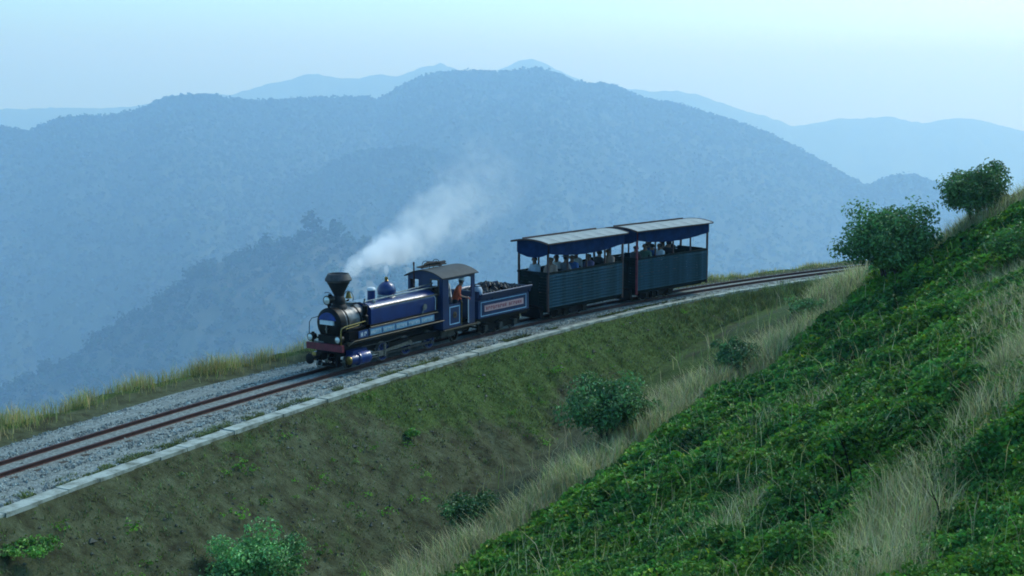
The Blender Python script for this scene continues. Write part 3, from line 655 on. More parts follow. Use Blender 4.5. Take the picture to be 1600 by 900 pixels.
def bush(name, px, py_foot, depth_hint, wpx, hpx, label, cat, group=None, nl=5200, stems=6, tint=(1, 1, 1), leaf=0.11, seed=1, lobes=9, foot=None):
    """shrub: forked stems and leaves in clumps round the twig ends"""
    p = hit(px, py_foot) if foot is None else foot
    k = p[1] / F_PX; R = wpx * k / 2; Hh = hpx * k; r = np.random.default_rng(seed)
    root = empty(name, p); tag(root, label, cat, group)
    ends = []; b = MB()
    for i in range(stems):
        a = 6.283 * i / stems + r.uniform(-.4, .4); e = np.array([math.cos(a) * R * .30, math.sin(a) * R * .30, Hh * r.uniform(.35, .5)])
        b.tube([(0, 0, -0.25), tuple(e * .5 + r.normal(size=3) * .04), tuple(e)], [0.045 * Hh * .6, 0.03 * Hh * .6, 0.016 * Hh * .6], 6)
        for j in range(4):
            f = e + np.array([math.cos(a + r.uniform(-1.1, 1.1)) * R * r.uniform(.25, .62), math.sin(a + r.uniform(-1.1, 1.1)) * R * r.uniform(.25, .62), Hh * r.uniform(-.05, .45)])
            b.tube([tuple(e), tuple((e + f) / 2 + r.normal(size=3) * .05), tuple(f)], [0.009 * Hh, 0.006 * Hh, 0.003 * Hh], 5); ends.append(f)
    b.build('trunk', 'bark', root)
    E = np.array(ends); d = r.normal(size=(lobes * 4, 3)); d /= np.linalg.norm(d, axis=1, keepdims=True); d[:, 2] = np.abs(d[:, 2]) * 1.0 - .25
    E2 = d * np.array([R * .78, R * .78, Hh * .46]) * r.uniform(.6, 1, (len(d), 1)) + np.array([0, 0, Hh * .5]); E = np.concatenate([E, E2])
    w_ = r.uniform(.4, 1.2, len(E)); ci = r.choice(len(E), nl, p=w_ / w_.sum()); cr = r.uniform(.18, .34, len(E)) * (R + Hh) * .55
    dd = r.normal(size=(nl, 3)); dd /= np.linalg.norm(dd, axis=1, keepdims=True); rad = r.random(nl) ** .45
    C = E[ci] + dd * (rad * cr[ci])[:, None] * np.array([1, 1, .75]); C[:, 2] = np.maximum(C[:, 2], 0.02 + 0.1 * r.random(nl))
    N = dd * .7 + np.array([0, 0, .55]) + r.normal(size=(nl, 3)) * .45; N /= np.linalg.norm(N, axis=1, keepdims=True); L = leaf * r.uniform(.65, 1.3, nl)
    V, F = leaf_mesh(C, N, L, L * r.uniform(.45, .65, nl), r)
    g = (r.uniform(.6, 1.4, nl) * r.uniform(.75, 1.25, len(E))[ci])[:, None] * np.array(tint) * np.stack([r.uniform(.8, 1.3, nl), np.ones(nl), r.uniform(.8, 1.2, nl)], -1)
    np_mesh('crown', V, F, 'bush_leaf', root, tint=np.repeat(g, 4, 0))
    return root
bush('bush', 945, 694, 0, 126, 112, 'round dark green bush in the gully below the carriages', 'bush', nl=10000, seed=11, leaf=0.12)
bush('bush', 1383, 445, 0, 146, 126, 'large dark bush hiding the end of the track', 'bush', nl=12000, seed=12, leaf=0.13, tint=(.95, 1.0, .95), lobes=12)
bush('bush', 1520, 350, 0, 106, 102, 'dark bush highest on the right hillside against the sky', 'bush', nl=9000, seed=13, leaf=0.12, tint=(.85, .85, .82))
bush('bush', 398, 944, 0, 156, 116, 'pale leafed bush at the foot of the embankment, bottom edge', 'bush', nl=10000, seed=14, leaf=0.10, tint=(1.5, 1.6, 1.6))
bush('bush', 738, 832, 0, 88, 62, 'low dark shrub among dry grass at the gully bottom', 'bush', nl=3200, seed=15, leaf=0.11, tint=(.7, .78, .7))
bush('bush', 1153, 585, 0, 80, 50, 'small grey green shrub half sunk in the gully grass', 'bush', nl=2800, seed=16, leaf=0.13, tint=(.8, .85, .95))
bush('bush', 1262, 505, 0, 62, 40, 'pale low shrub near the top of the gully', 'bush', nl=1800, seed=17, leaf=0.13, tint=(1.2, 1.2, 1.3))
bush('bush', 1405, 440, 0, 95, 70, 'yellow green creeper mound in front of the large dark bush', 'bush', nl=4200, seed=18, leaf=0.13, tint=(1.0, .95, .6))
bush('bush', 1590, 420, 0, 110, 70, 'green shrub mound at the right edge of the hillside', 'bush', nl=4000, seed=19, leaf=0.12, tint=(.9, .98, .6))
bush('bush', 643, 688, 0, 27, 18, 'single bright green weed clump on the embankment face', 'bush', nl=420, seed=20, leaf=0.10, tint=(1.2, 1.2, .6), stems=3)
bush('bush', 40, 868, 0, 120, 17, 'spreading bright green weed patch at the bottom left corner', 'bush', nl=1200, seed=21, leaf=0.09, tint=(1.2, 1.25, .6))
bush('bush', 1010, 672, 0, 70, 48, 'rounded creeper mound at the hill edge beside the gully bush', 'bush', nl=2600, seed=22, leaf=0.13, tint=(.8, .95, .6))
def stalk(pts, label):
    P = [hit(*p) for p in pts[:1]][0]; k = P[1] / F_PX; b = MB(); r = []
    for i, (x, y) in enumerate(pts): r.append(((x - pts[0][0]) * k, 0.02 * i, (pts[0][1] - y) * k * 1.0))
    root = empty('dead_stalk', P); tag(root, label, 'stalk', 'dead stalks in the creeper')
    b.tube(r, [0.014, 0.012, 0.009, 0.005][:len(r)], 6).build('stem', 'dry_blade', root)
    m = r[-2]; MB().tube([m, (m[0] - .12, .05, m[2] + .14), (m[0] - .16, .08, m[2] + .25)], [.006, .004, .002], 5).build('twig', 'dry_blade', root)
stalk([(1332, 785), (1328, 745), (1318, 705), (1302, 672)], 'long bare curved stalk rising from the dark creeper hollow')
stalk([(1290, 830), (1284, 805), (1278, 785), (1270, 770)], 'short dead stalk left of the dark creeper hollow')
stalk([(1475, 840), (1470, 815), (1462, 785), (1452, 765)], 'dry stalk standing in the straw strip, bottom right')

# ------------------------------------------------------------------ rolling stock frames
def vehicle(name, t0, ta, tb):
    """Empty on the rail head at track position t0, local x backwards along the train, local -y the side we see"""
    A, B = track(ta), track(tb); d = (B - A) / np.linalg.norm(B - A); p = A + d * ((track(t0) - A) @ d)
    return empty(name, (p[0], p[1], 0.0), math.atan2(d[1], d[0]))

def wheel_set(parent, x, r, yy=0.36, m='black_paint', spokes=8, name='wheel'):
    for sgn in (-1, 1):
        y = sgn * yy; b = MB(); b.lathe([(0.055, -0.06), (0.055, 0.06)], (x, y, r), 'y', 12)
        for k in range(spokes):
            a = 2 * math.pi * k / spokes; b.tube([(x + .04 * math.cos(a), y, r + .04 * math.sin(a)), (x + (r - .05) * math.cos(a), y, r + (r - .05) * math.sin(a))], 0.016, 5)
        b.lathe([(r - .065, -.03), (r - .02, -.03), (r - .02, .03), (r - .065, .03), (r - .065, -.03)], (x, y, r), 'y', 28, cap=False)
        w_ = b.build(name, m, parent)
        MB().lathe([(r - .02, -.045), (r, -.045), (r, .03), (r + .022, .03), (r + .022, .045), (r - .02, .045), (r - .02, -.045)], (x, y, r), 'y', 28, cap=False).build('tyre', 'steel', w_)
    MB().tube([(x, -yy, r), (x, yy, r)], 0.035, 8).build('axle', 'black_paint', parent)

def strokes(b, x0, x1, z0, z1, y, words, seed, d=0.006):
    """weathered lettering too worn to read: upright and cross strokes in word groups"""
    r = random.Random(seed); L = sum(words) + 0.8 * (len(words) - 1); x = x0; cw = (x1 - x0) / L
    for w_ in words:
        for _ in range(w_):
            wd = cw * .62; k = r.randrange(4); th = cw * .18
            b.box(x, x + th, y - d, y, z0, z1)
            if k != 0: b.box(x + wd - th, x + wd, y - d, y, z0 + (0 if k < 3 else (z1 - z0) * .45), z1)
            zz = [z1 - th, (z0 + z1) / 2 - th / 2, z0, z1 - th][k]
            b.box(x + th, x + wd - (th if k else 0), y - d, y, zz, zz + th)
            x += cw
        x += .8 * cw

# ---- steam locomotive (x from the buffer beam backwards, lat>0 is the side we see -> y=-lat)
loco = vehicle('steam_locomotive', 31.0, 32.0, 37.6)
tag(loco, 'blue steam locomotive with a flared black chimney at the head of the train', 'steam locomotive')
def LB(): return MB()
LB().box(0, 0.10, -0.73, 0.73, 0.65, 0.86).build('buffer_beam', 'beam_red', loco)
b = LB(); b.box(0.10, 7.15, -0.36, -0.30, 0.42, 0.72).box(0.10, 7.15, 0.30, 0.36, 0.42, 0.72).box(0.1, 7.15, -0.30, 0.30, 0.55, 0.70); b.box(2.6, 7.1, -0.55, 0.55, 0.36, 0.56)
b.build('frame', 'black_paint', loco)
b = LB(); b.lathe([(0.055, -0.62), (0.055, 0.0)], (0, 0, 0.50), 'x', 12).lathe([(0.15, -0.70), (0.165, -0.69), (0.165, -0.65), (0.06, -0.60)], (0, 0, 0.50), 'x', 22)
b.box(-0.25, 0.02, -0.12, 0.12, 0.40, 0.62)
cb = b.build('centre_buffer', 'black_paint', loco)
LB().torus((-0.22, 0.0, 0.28), 0.11, 0.018, 'y', 18, 6).build('coupling_link', 'steel', cb)
b = LB()
for s_ in (-1, 1): b.box(0.12, 0.3, s_ * .38 - .03, s_ * .38 + .03, 0.14, 0.66)
b.box(0.1, 0.3, -.42, .42, .12, .2)
b.build('rail_guard', 'black_paint', loco)
b = LB(); b.lathe([(0.02, 0.185), (0.30, 0.19), (0.44, 0.215), (0.475, 0.25), (0.495, 0.26), (0.50, 0.30), (0.50, 0.52), (0.47, 0.53)], (0, 0, 1.46), 'x', 40)
sb = b.build('smokebox', 'black_paint', loco)
b = LB(); a0, a1, nn = math.radians(20), math.radians(160), 18
pts = [(0.155, -0.36 * math.cos(a0 + (a1 - a0) * k / nn), 1.46 + 0.36 * math.sin(a0 + (a1 - a0) * k / nn)) for k in range(nn + 1)]
b.add(pts + [(p[0] + .05, p[1], p[2]) for p in pts], [tuple(range(nn + 1)), tuple(range(nn + 1, 2 * nn + 2))[::-1]] + [(k, k + nn + 1, (k + 1) % (nn + 1) + nn + 1, (k + 1) % (nn + 1)) for k in range(nn + 1)])
b.build('door_plate', 'bright_blue', sb)
np_ = LB().box(0.13, 0.19, -0.27, 0.27, 1.44, 1.57).build('number_plate', 'pale_paint', sb)
b = LB(); b.lathe([(0.03, -.04), (0.03, .06)], (0.14, 0, 1.3), 'x', 10); b.box(0.12, 0.15, -.015, .015, 1.18, 1.42); b.build('door_handle', 'steel', sb)
b = LB(); b.box(0.15, 0.62, -0.36, 0.36, 0.80, 1.10).box(0.2, 0.6, -.42, .42, .70, .86).build('saddle', 'black_paint', loco)
b = LB(); b.lathe([(0.475, 0.53), (0.475, 1.55)], (0, 0, 1.46), 'x', 36); b.build('boiler', 'grey_drum', loco)
b = LB()
for x in (0.62, 1.22): b.lathe([(0.478, x), (0.492, x), (0.492, x + .05), (0.478, x + .05)], (0, 0, 1.46), 'x', 36, cap=False)
b.build('boiler_band', 'black_paint', loco)
b = LB(); b.lathe([(0.27, 1.90), (0.25, 1.97), (0.20, 2.02), (0.215, 2.10), (0.20, 2.20), (0.15, 2.28), (0.155, 2.32), (0.22, 2.45), (0.375, 2.74)], (0.74, 0, 0), 'z', 36)
ch = b.build('chimney', 'soot', loco)
LB().lathe([(0.37, 2.735), (0.415, 2.76), (0.425, 2.81), (0.40, 2.86), (0.345, 2.96), (0.335, 2.985), (0.30, 2.985), (0.29, 2.93), (0.05, 2.86)], (0.74, 0, 0), 'z', 40).build('chimney_rim', 'stack_rim', ch)
# headlight and beam lamps
def lamp(x, y, z, r, name, body='black_paint'):
    b = LB(); b.lathe([(r * .5, r * 2.0), (r * .95, r * 1.7), (r, .02), (r * 1.12, 0), (r * 1.12, -.03), (r, -.035)], (x, y, z), 'x', 22); b.tube([(x + r, y, z), (x + r, y, z - r * 1.6)], r * .35, 8); b.lathe([(r * .45, 0), (r * .5, r * .35), (r * .3, r * .5)], (x + r, y, z + r * .85), 'z', 12)
    l = b.build(name, body, loco)
    LB().lathe([(r * .88, -.036), (r * .6, -.055), (r * .1, -.066)], (x, y, z), 'x', 20).build('lens', 'lens', l)
    LB().torus((x - .036, y, z), r * .95, r * .09, 'x', 20, 6).build('bezel', 'dull_brass', l)
lamp(0.22, 0.02, 2.20, 0.135, 'headlight'); lamp(0.02, 0.56, 1.03, 0.11, 'marker_lamp'); lamp(0.02, -0.56, 1.03, 0.11, 'marker_lamp')
b = LB(); b.torus((0.24, 0.02, 2.20), 0.25, 0.010, 'x', 20, 5, math.radians(60), math.radians(250)); b.tube([(.26, .02, 2.05), (.30, .02, 1.94)], .035, 8); b.build('headlight_bracket', 'black_paint', loco)
# bell
b = LB(); b.lathe([(0.015, 0.17), (0.05, 0.16), (0.075, 0.10), (0.085, 0.03), (0.12, -0.03), (0.11, -0.035)], (1.22, 0, 2.18), 'z', 22); bl = b.build('bell', 'brass', loco)
b = LB(); b.torus((1.22, 0, 2.17), 0.20, 0.016, 'x', 20, 6, math.radians(-30), math.radians(210)); b.box(1.17, 1.27, -.22, .22, 1.93, 2.02); b.tube([(1.22, .0, 2.33), (1.22, 0, 2.38)], .012, 6); b.build('bell_yoke', 'steel', bl)
# saddle tank over the boiler
def tank_prof(w, z0, z1, r, n=8):
    p = [(-w, z0), (w, z0)]
    for s_, cx in ((1, w - r), (-1, -(w - r))):
        for k in range(n + 1):
            a = (math.pi / 2) * k / n; a = a if s_ > 0 else math.pi / 2 + a
            p.append((cx + r * math.cos(a), z1 - r * .62 + r * .62 * math.sin(a)))
    return p
LB().extrude(tank_prof(0.62, 1.30, 1.97, 0.36), 1.58, 5.02).build('saddle_tank', 'blue_paint', loco)
b = LB(); b.extrude(tank_prof(0.635, 1.29, 1.985, 0.365), 5.02, 5.12); b.build('tank_band', 'black_paint', loco)
LB().box(1.50, 5.05, -0.64, 0.64, 1.20, 1.298).build('tank_cradle', 'black_paint', loco)
b = LB()
b.tube([(1.75, -.60, 1.80), (2.4, -.615, 1.83), (5.1, -.62, 1.83)], .022, 8)
for x in (1.8, 2.9, 4.0, 4.95): b.tube([(x, -.57, 1.80), (x, -.625, 1.83)], .014, 6)
b.build('handrail', 'dull_brass', loco)
b = LB(); b.tube([(1.6, -.30, 2.0), (2.2, -.36, 2.02), (5.35, -.42, 2.06)], .026, 8); b.tube([(3.4, -.22, 2.06), (5.35, -.28, 2.16)], .02, 8); b.build('steam_pipe', 'steel', loco)
b = LB(); b.tube([(1.5, -.655, 1.225), (5.1, -.655, 1.225)], .024, 8); b.build('lower_handrail', 'dull_brass', loco)
# pump and pipework ahead of the tank
b = LB(); b.lathe([(0.09, 1.30), (0.10, 1.34), (0.10, 1.60), (0.06, 1.64), (0.06, 1.70), (0.085, 1.73), (0.085, 1.92), (.03, 1.95)], (1.40, -.52, 0), 'z', 16); b.tube([(1.40, -.52, 1.9), (1.3, -.4, 2.03), (1.1, -.25, 2.0)], .022, 7); b.tube([(1.35, -.56, 1.35), (1.0, -.55, 1.25), (.7, -.46, 1.3)], .02, 7)
b.tube([(1.52, .5, 1.3), (1.52, .52, 1.9), (1.6, .3, 2.02)], .03, 7); b.build('air_pump', 'black_paint', loco)
b = LB(); b.lathe([(0.045, 1.95), (.045, 2.0), (.03, 2.02), (.03, 2.1)], (1.65, -.3, 0), 'z', 10); b.lathe([(0.06, 1.92), (.06, 2.0), (.04, 2.03)], (1.95, -.42, 0), 'z', 12); b.build('valve', 'steel', loco)
b = LB(); b.lathe([(0.16, 1.93), (0.13, 1.97), (0.125, 2.26)], (2.36, 0, 0), 'z', 22); sdm = b.build('sand_dome', 'blue_paint', loco)
LB().lathe([(0.15, 2.262), (0.15, 2.30), (0.11, 2.35), (.03, 2.365)], (2.36, 0, 0), 'z', 22).build('dome_cap', 'pale_paint', sdm)
b = LB(); b.lathe([(0.36, 1.94), (0.31, 1.985), (0.295, 2.04)], (3.16, 0, 0), 'z', 32); b.build('dome_base', 'steel', loco)
b = LB(); b.lathe([(0.30, 2.042), (0.31, 2.14), (0.305, 2.22), (0.25, 2.34), (0.14, 2.43), (0.05, 2.46)], (3.16, 0, 0), 'z', 32); dm = b.build('steam_dome', 'blue_paint', loco)
LB().lathe([(0.05, 2.455), (0.075, 2.48), (0.045, 2.51), (0.065, 2.55), (0.05, 2.60), (.015, 2.62)], (3.16, 0, 0), 'z', 16).build('whistle', 'brass', dm)
# tank side detail
b = LB(); b.lathe([(0.11, -.03), (0.10, .0), (.05, .02)], (4.35, -.655, 1.50), 'y', 16); b.tube([(4.35, -.67, 1.5), (4.25, -.69, 1.42), (4.2, -.68, 1.3)], .02, 7); b.build('injector', 'steel', loco)
b = LB(); b.tube([(5.0, -.632, 1.32), (5.0, -.636, 1.72), (4.9, -.615, 1.82)], .012, 6); b.build('tank_edge_strip', 'pale_paint', loco)
# name boards on the valance
sg = LB().box(0.86, 4.85, -0.705, -0.675, 0.965, 1.19).build('name_board', 'sign_blue', loco)
xs = [1.42, 2.00, 2.06, 2.68, 2.74, 3.34, 3.40, 4.04, 4.10, 4.80]
for i in range(5): LB().box(xs[2 * i], xs[2 * i + 1], -0.712, -0.7052, 0.985, 1.17).build('board_panel', 'panel_blue', sg)
b = LB()
for i, wn in enumerate([[7], [8], [7], [8], [8]]):
    b = LB(); strokes(b, xs[2 * i] + .04, xs[2 * i + 1] - .03, 1.03, 1.125, -0.7122, wn, i + 3); b.build('lettering', 'pale_paint', sg)
for x_ in (.95, 1.13):
    b = LB(); strokes(b, x_, x_ + .16, 1.01, 1.14, -0.7052, [1], int(x_ * 100), .008); b.build('lettering', 'pale_paint', sg)
LB().box(1.33, 1.37, -.718, -.70, .97, 1.19).build('board_bracket', 'black_paint', sg)
b = LB(); b.box(0.55, 5.25, -0.76, 0.76, 0.885, 0.935); b.build('running_board', 'black_paint', loco)
b = LB(); b.tube([(0.35, -.70, .80), (0.5, -.76, .90), (0.62, -.775, .925), (5.3, -.775, .92)], .020, 7); b.build('board_edging', 'dull_brass', loco)
LB().box(.52, 1.5, -.6, .6, .94, 1.2).build('boiler_saddle', 'black_paint', loco)
# brass handrail by the smokebox and thin one on the far side
b = LB(); b.tube([(0.05, -.66, .86), (0.05, -.66, 1.30), (.09, -.66, 1.38), (.25, -.66, 1.42), (1.25, -.64, 1.46)], .022, 8); b.tube([(.3, -.65, 1.34), (.95, -.64, 1.38)], .014, 6); b.build('brass_handrail', 'brass', loco)
b = LB(); b.tube([(0.0, .60, 1.12), (0.0, .58, 1.50), (.05, .52, 1.62), (.28, .42, 1.66)], .012, 7); b.build('wire_handrail', 'black_paint', loco)
LB().box(.12, .5, .12, .6, .862, .90).build('footplate', 'grey_drum', loco)
# cylinders and motion
for s_ in (-1, 1):
    b = LB(); y = s_ * .70
    b.lathe([(0.05, .34), (0.135, .36), (0.15, .40), (0.15, .72), (0.20, .74), (0.20, .80)], (0, y, .34), 'x', 26); b.box(.5, 1.2, y - .1 * s_ - .14, y - .1 * s_ + .14, .40, .62); cy = b.build('cylinder', 'blue_paint', loco)
    LB().lathe([(0.195, .80), (0.205, .82), (0.205, 1.24), (0.19, 1.26), (.06, 1.28)], (0, y, .34), 'x', 28).build('cylinder_jacket', 'bright_blue', cy)
    LB().lathe([(0.10, .33), (0.14, .345), (0.14, .37), (.10, .38)], (0, y, .34), 'x', 22).build('cylinder_cap', 'brass', cy)
    b = LB(); b.box(1.26, 2.15, y - .025, y + .025, .385, .415).box(1.26, 2.15, y - .025, y + .025, .235, .265).box(2.1, 2.17, y - .04, y + .04, .20, .60); b.build('slide_bar', 'steel', loco)
    b = LB(); b.tube([(1.26, y, .325), (1.9, y, .325)], .022, 8); b.box(1.8, 2.02, y - .05, y + .05, .26, .39); b.build('piston_rod', 'steel', loco)
    y2 = s_ * .62
    b = LB(); b.add([(1.90, y2 - .02, .29), (1.90, y2 - .02, .36), (3.55, y2 - .02, .48), (3.55, y2 - .02, .36), (1.90, y2 + .02, .29), (1.90, y2 + .02, .36), (3.55, y2 + .02, .48), (3.55, y2 + .02, .36)], [(0, 3, 2, 1), (4, 5, 6, 7), (0, 1, 5, 4), (1, 2, 6, 5), (2, 3, 7, 6), (3, 0, 4, 7)])
    b.lathe([(.085, -.03), (.085, .03)], (3.58, y2, .42), 'y', 16); b.build('connecting_rod', 'steel', loco)
    b = LB(); b.box(2.3, 4.9, s_ * .55 - .02, s_ * .55 + .02, .20, .27)
    for x in (2.35, 3.58, 4.85): b.lathe([(.065, -.035), (.065, .035)], (x, s_ * .55, .235), 'y', 14)
    b.build('coupling_rod', 'gear_grey', loco)
    b = LB(); b.tube([(1.2, s_ * .5, .62), (2.6, s_ * .52, .60), (3.3, s_ * .52, .66)], .018, 7); b.tube([(2.6, s_ * .52, .60), (2.6, s_ * .52, .30)], .02, 7); b.build('valve_gear', 'gear_grey', loco)
for x in (2.35, 3.58, 4.85): wheel_set(loco, x, 0.30, 0.42, 'bright_blue', 9, 'driving_wheel')
wheel_set(loco, 0.72, 0.21, 0.36, 'black_paint', 8, 'pony_wheel'); wheel_set(loco, 6.4, 0.22, 0.36, 'black_paint', 8, 'trailing_wheel')
LB().box(5.35, 6.1, -.62, .62, .28, .52).build('ash_pan', 'gear_grey', loco)
# cab
b = LB(); CX0, CX1 = 5.28, 7.18
def side_panel(s_):
    y = s_ * .72; o0, o1 = (y - .02, y + .02)
    p = LB(); p.box(CX0, 5.62, o0, o1, .57, 2.36); p.box(5.62, 6.32, o0, o1, .57, 1.40); p.box(6.98, CX1, o0, o1, .57, 2.36); p.box(5.62, 6.98, o0, o1, 2.26, 2.36); p.box(6.78, 6.98, o0, o1, .57, 1.52)
    return p.build('cab_side', 'blue_side', loco)
cs = side_panel(-1); side_panel(1)
# lining frame on the near side sheet, round emblem
b = LB(); x0, x1, z0, z1, yy = 5.66, 6.26, .70, 1.33, -.746
for q_ in ((x0, x1, z0, z0 + .035), (x0, x1, z1 - .035, z1), (x0, x0 + .035, z0 + .035, z1 - .035), (x1 - .035, x1, z0 + .035, z1 - .035)): b.box(q_[0], q_[1], yy, yy + .005, q_[2], q_[3])
b.build('lining', 'light_blue', cs)
b = LB(); b.lathe([(.115, 0), (.115, -.012), (.09, -.016)], (5.97, -.7412, 1.02), 'y', 24); b.build('emblem', 'dull_brass', cs)
LB().lathe([(.05, 0), (.05, -.006)], (5.97, -.757, 1.02), 'y', 14).build('emblem_centre', 'rust', cs)
b = LB(); b.tube([(6.36, -.755, .64), (6.36, -.755, 1.46)], .018, 8); b.tube([(6.36, -.72, .66), (6.36, -.755, .66)], .014, 6); b.tube([(6.36, -.72, 1.44), (6.36, -.755, 1.44)], .014, 6); b.build('cab_handrail', 'brass', loco)
b = LB(); b.tube([(6.76, -.755, .64), (6.76, -.755, 1.56)], .02, 8); b.tube([(6.76, -.72, 1.54), (6.76, -.755, 1.54)], .014, 6); b.tube([(6.76, -.72, .68), (6.76, -.755, .68)], .014, 6); b.build('cab_handrail', 'pale_paint', loco)
# cab front with two windows (far one open), back upper beam
b = LB(); fx0, fx1 = CX0 - .03, CX0 + .01
def zr(y): return 2.36 + .19 * (1 - (y / .74) ** 2)
for (ya, yb, za, zb) in ((-.70, -.58, .6, None), (-.28, .26, .6, None), (.62, .70, .6, None), (-.58, -.28, .6, 1.80), (-.58, -.28, 2.28, None), (.26, .62, .6, 1.74), (.26, .62, 2.26, None)):
    n_ = 6; ys = [ya + (yb - ya) * k / n_ for k in range(n_ + 1)]
    top = [(y, (zb if zb else zr(y) + .02)) for y in ys]; b.extrude([(y, za) for y in (ya, yb)] + top[::-1], fx0, fx1)
cf = b.build('cab_front', 'blue_side', loco)
b = LB()
for ya, yb, za, zb in ((-.59, -.27, 1.79, 2.29),):
    for q_ in ((ya, yb, za - .03, za), (ya, yb, zb, zb + .03), (ya - .03, ya, za - .03, zb + .03), (yb, yb + .03, za - .03, zb + .03)): b.box(fx0 - .02, fx0 - .002, *q_)
b.build('window_frame', 'dull_brass', cf)
b = LB(); b.box(CX0, CX1 + .1, -.74, .74, .54, .60).box(CX0 + .05, 5.75, -.5, .5, .6, 1.75).box(5.4, 5.75, -.28, .28, 1.75, 2.0); b.build('cab_floor', 'black_paint', loco)
b = LB()
for x in (5.5, 5.6): b.tube([(5.76, .1, 1.5 + (x - 5.5) * 2), (5.84, .1, 1.5 + (x - 5.5) * 2)], .05, 10)
b.tube([(5.78, -.2, 1.72), (5.95, -.3, 1.8)], .014, 6); b.build('gauge', 'brass', loco)
LB().box(CX0 + .02, CX1 + .12, -.80, -.735, .535, .575).build('cab_step', 'dull_brass', loco)
b = LB(); rp = [(-.82 + 1.64 * k / 14, zr(-.82 + 1.64 * k / 14) + .02) for k in range(15)]
b.extrude(rp + [(y, z + .035) for y, z in rp[::-1]], CX0 - .12, CX1 + .12); b.build('cab_roof', 'cab_roof', loco)
b = LB(); b.box(7.12, 7.16, -.70, .70, 2.20, 2.40); b.box(7.12, 7.16, -.70, -.62, .6, 2.2); b.box(7.12, 7.16, .62, .70, .6, 2.2); b.build('cab_back', 'blue_side', loco)
b = LB(); b.tube([(5.12, .36, 1.95), (5.12, .36, 2.82)], [.035, .022], 8); b.tube([(5.12, .36, 2.74), (5.12, .36, 2.86)], .03, 8); b.build('safety_valve_pipe', 'rust', loco)

# brushwood bundle lying on the cab roof
bw = vehicle('brushwood_bundle', 31.0, 32.0, 37.6); tag(bw, 'dark bundle of sticks lying on the cab roof', 'brushwood')
for k in range(16):
    y0 = .28 + random.uniform(-.16, .2); z0 = zr(y0) + .075 + random.uniform(0, .16); x0 = 5.25 + random.uniform(0, .5); x1 = 6.55 + random.uniform(-.3, .3)
    zt = z0 + random.uniform(-.03, .05)
    b = LB(); b.tube([(x0, y0, z0), ((x0 + x1) / 2, y0 + random.uniform(-.08, .08), (z0 + zt) / 2 + random.uniform(-.01, .05)), (x1, y0 + random.uniform(-.12, .12), zt)], [.022, .03, .024], 6); b.build('stick', 'stick', bw)
b = LB()
for x in (5.7, 6.3): b.torus((x, .28, zr(.28) + .15), .17, .012, 'x', 16, 5)
b.build('binding', 'black_paint', bw)

# ---- tender
tend = vehicle('tender', 38.42, 38.9, 41.2); tag(tend, 'blue coal tender with a pink name plate behind the engine', 'tender')
TL = 3.05
b = LB(); b.box(0.0, TL, -.70, -.67, .66, 1.30).box(0, TL, .67, .70, .66, 1.30).box(0, .03, -.67, .67, .66, 1.30).box(TL - .03, TL, -.67, .67, .66, 1.30).box(.03, TL - .03, -.67, .67, .66, .72); tb_ = b.build('tank_body', 'blue_side', tend)
b = LB()
for s_ in (-1, 1):
    pr = [(s_ * .68, 1.30), (s_ * .72, 1.34), (s_ * .79, 1.46), (s_ * .82, 1.53), (s_ * .80, 1.56), (s_ * .77, 1.54), (s_ * .74, 1.47), (s_ * .655, 1.33)]
    b.extrude(pr, -.02 + .1, TL + .08)
b.build('flared_rim', 'blue_side', tend)
b = LB(); b.box(TL - .05, TL + .02, -.76, .76, 1.302, 1.52).box(.08, .12, -.66, .66, 1.302, 1.62); b.build('end_board', 'blue_side', tend)
b = LB(); x0, x1, z0, z1, yy = .14, TL - .16, .72, 1.24, -.706
for q_ in ((x0, x1, z0, z0 + .03), (x0, x1, z1 - .03, z1), (x0, x0 + .03, z0 + .03, z1 - .03), (x1 - .03, x1, z0 + .03, z1 - .03)): b.box(q_[0], q_[1], yy, yy + .005, q_[2], q_[3])
b.build('lining', 'light_blue', tb_)
npl = LB().box(.34, TL - .36, -.722, -.701, .88, 1.10).build('name_plate', 'plate_pink', tb_)
for x_, w_, n_ in ((.42, 1.26, 9), (1.80, .81, 6)):
    b = LB(); strokes(b, x_, x_ + w_, .93, 1.05, -.7222, [n_], 12 + n_); b.build('lettering', 'letter_red', npl)
b = LB(); b.box(-.15, TL + .05, -.6, .6, .50, .655).box(-.35, .0, -.2, .2, .5, .6); b.box(.2, 2.75, -.50, -.46, .16, .5).box(.2, 2.75, .46, .5, .16, .5); b.build('underframe', 'black_paint', tend)
for x in (.62, 1.5, 2.4): wheel_set(tend, x, .22, .38)
for x in (.62, 1.5, 2.4):
    for s_ in (-1, 1): LB().box(x - .09, x + .09, s_ * .58, s_ * .50, .14, .34).build('axle_box', 'gear_grey', tend)
b = LB()
for x in (.62, 1.5, 2.4):
    for k in range(4): b.box(x - .3 + .06 * k, x + .3 - .06 * k, -.57, -.51, .36 + .022 * k, .378 + .022 * k)
b.build('leaf_spring', 'black_paint', tend)
b = LB(); b.box(-.2, .1, -.72, -.55, .5, .56); b.build('footstep', 'steel', tend)
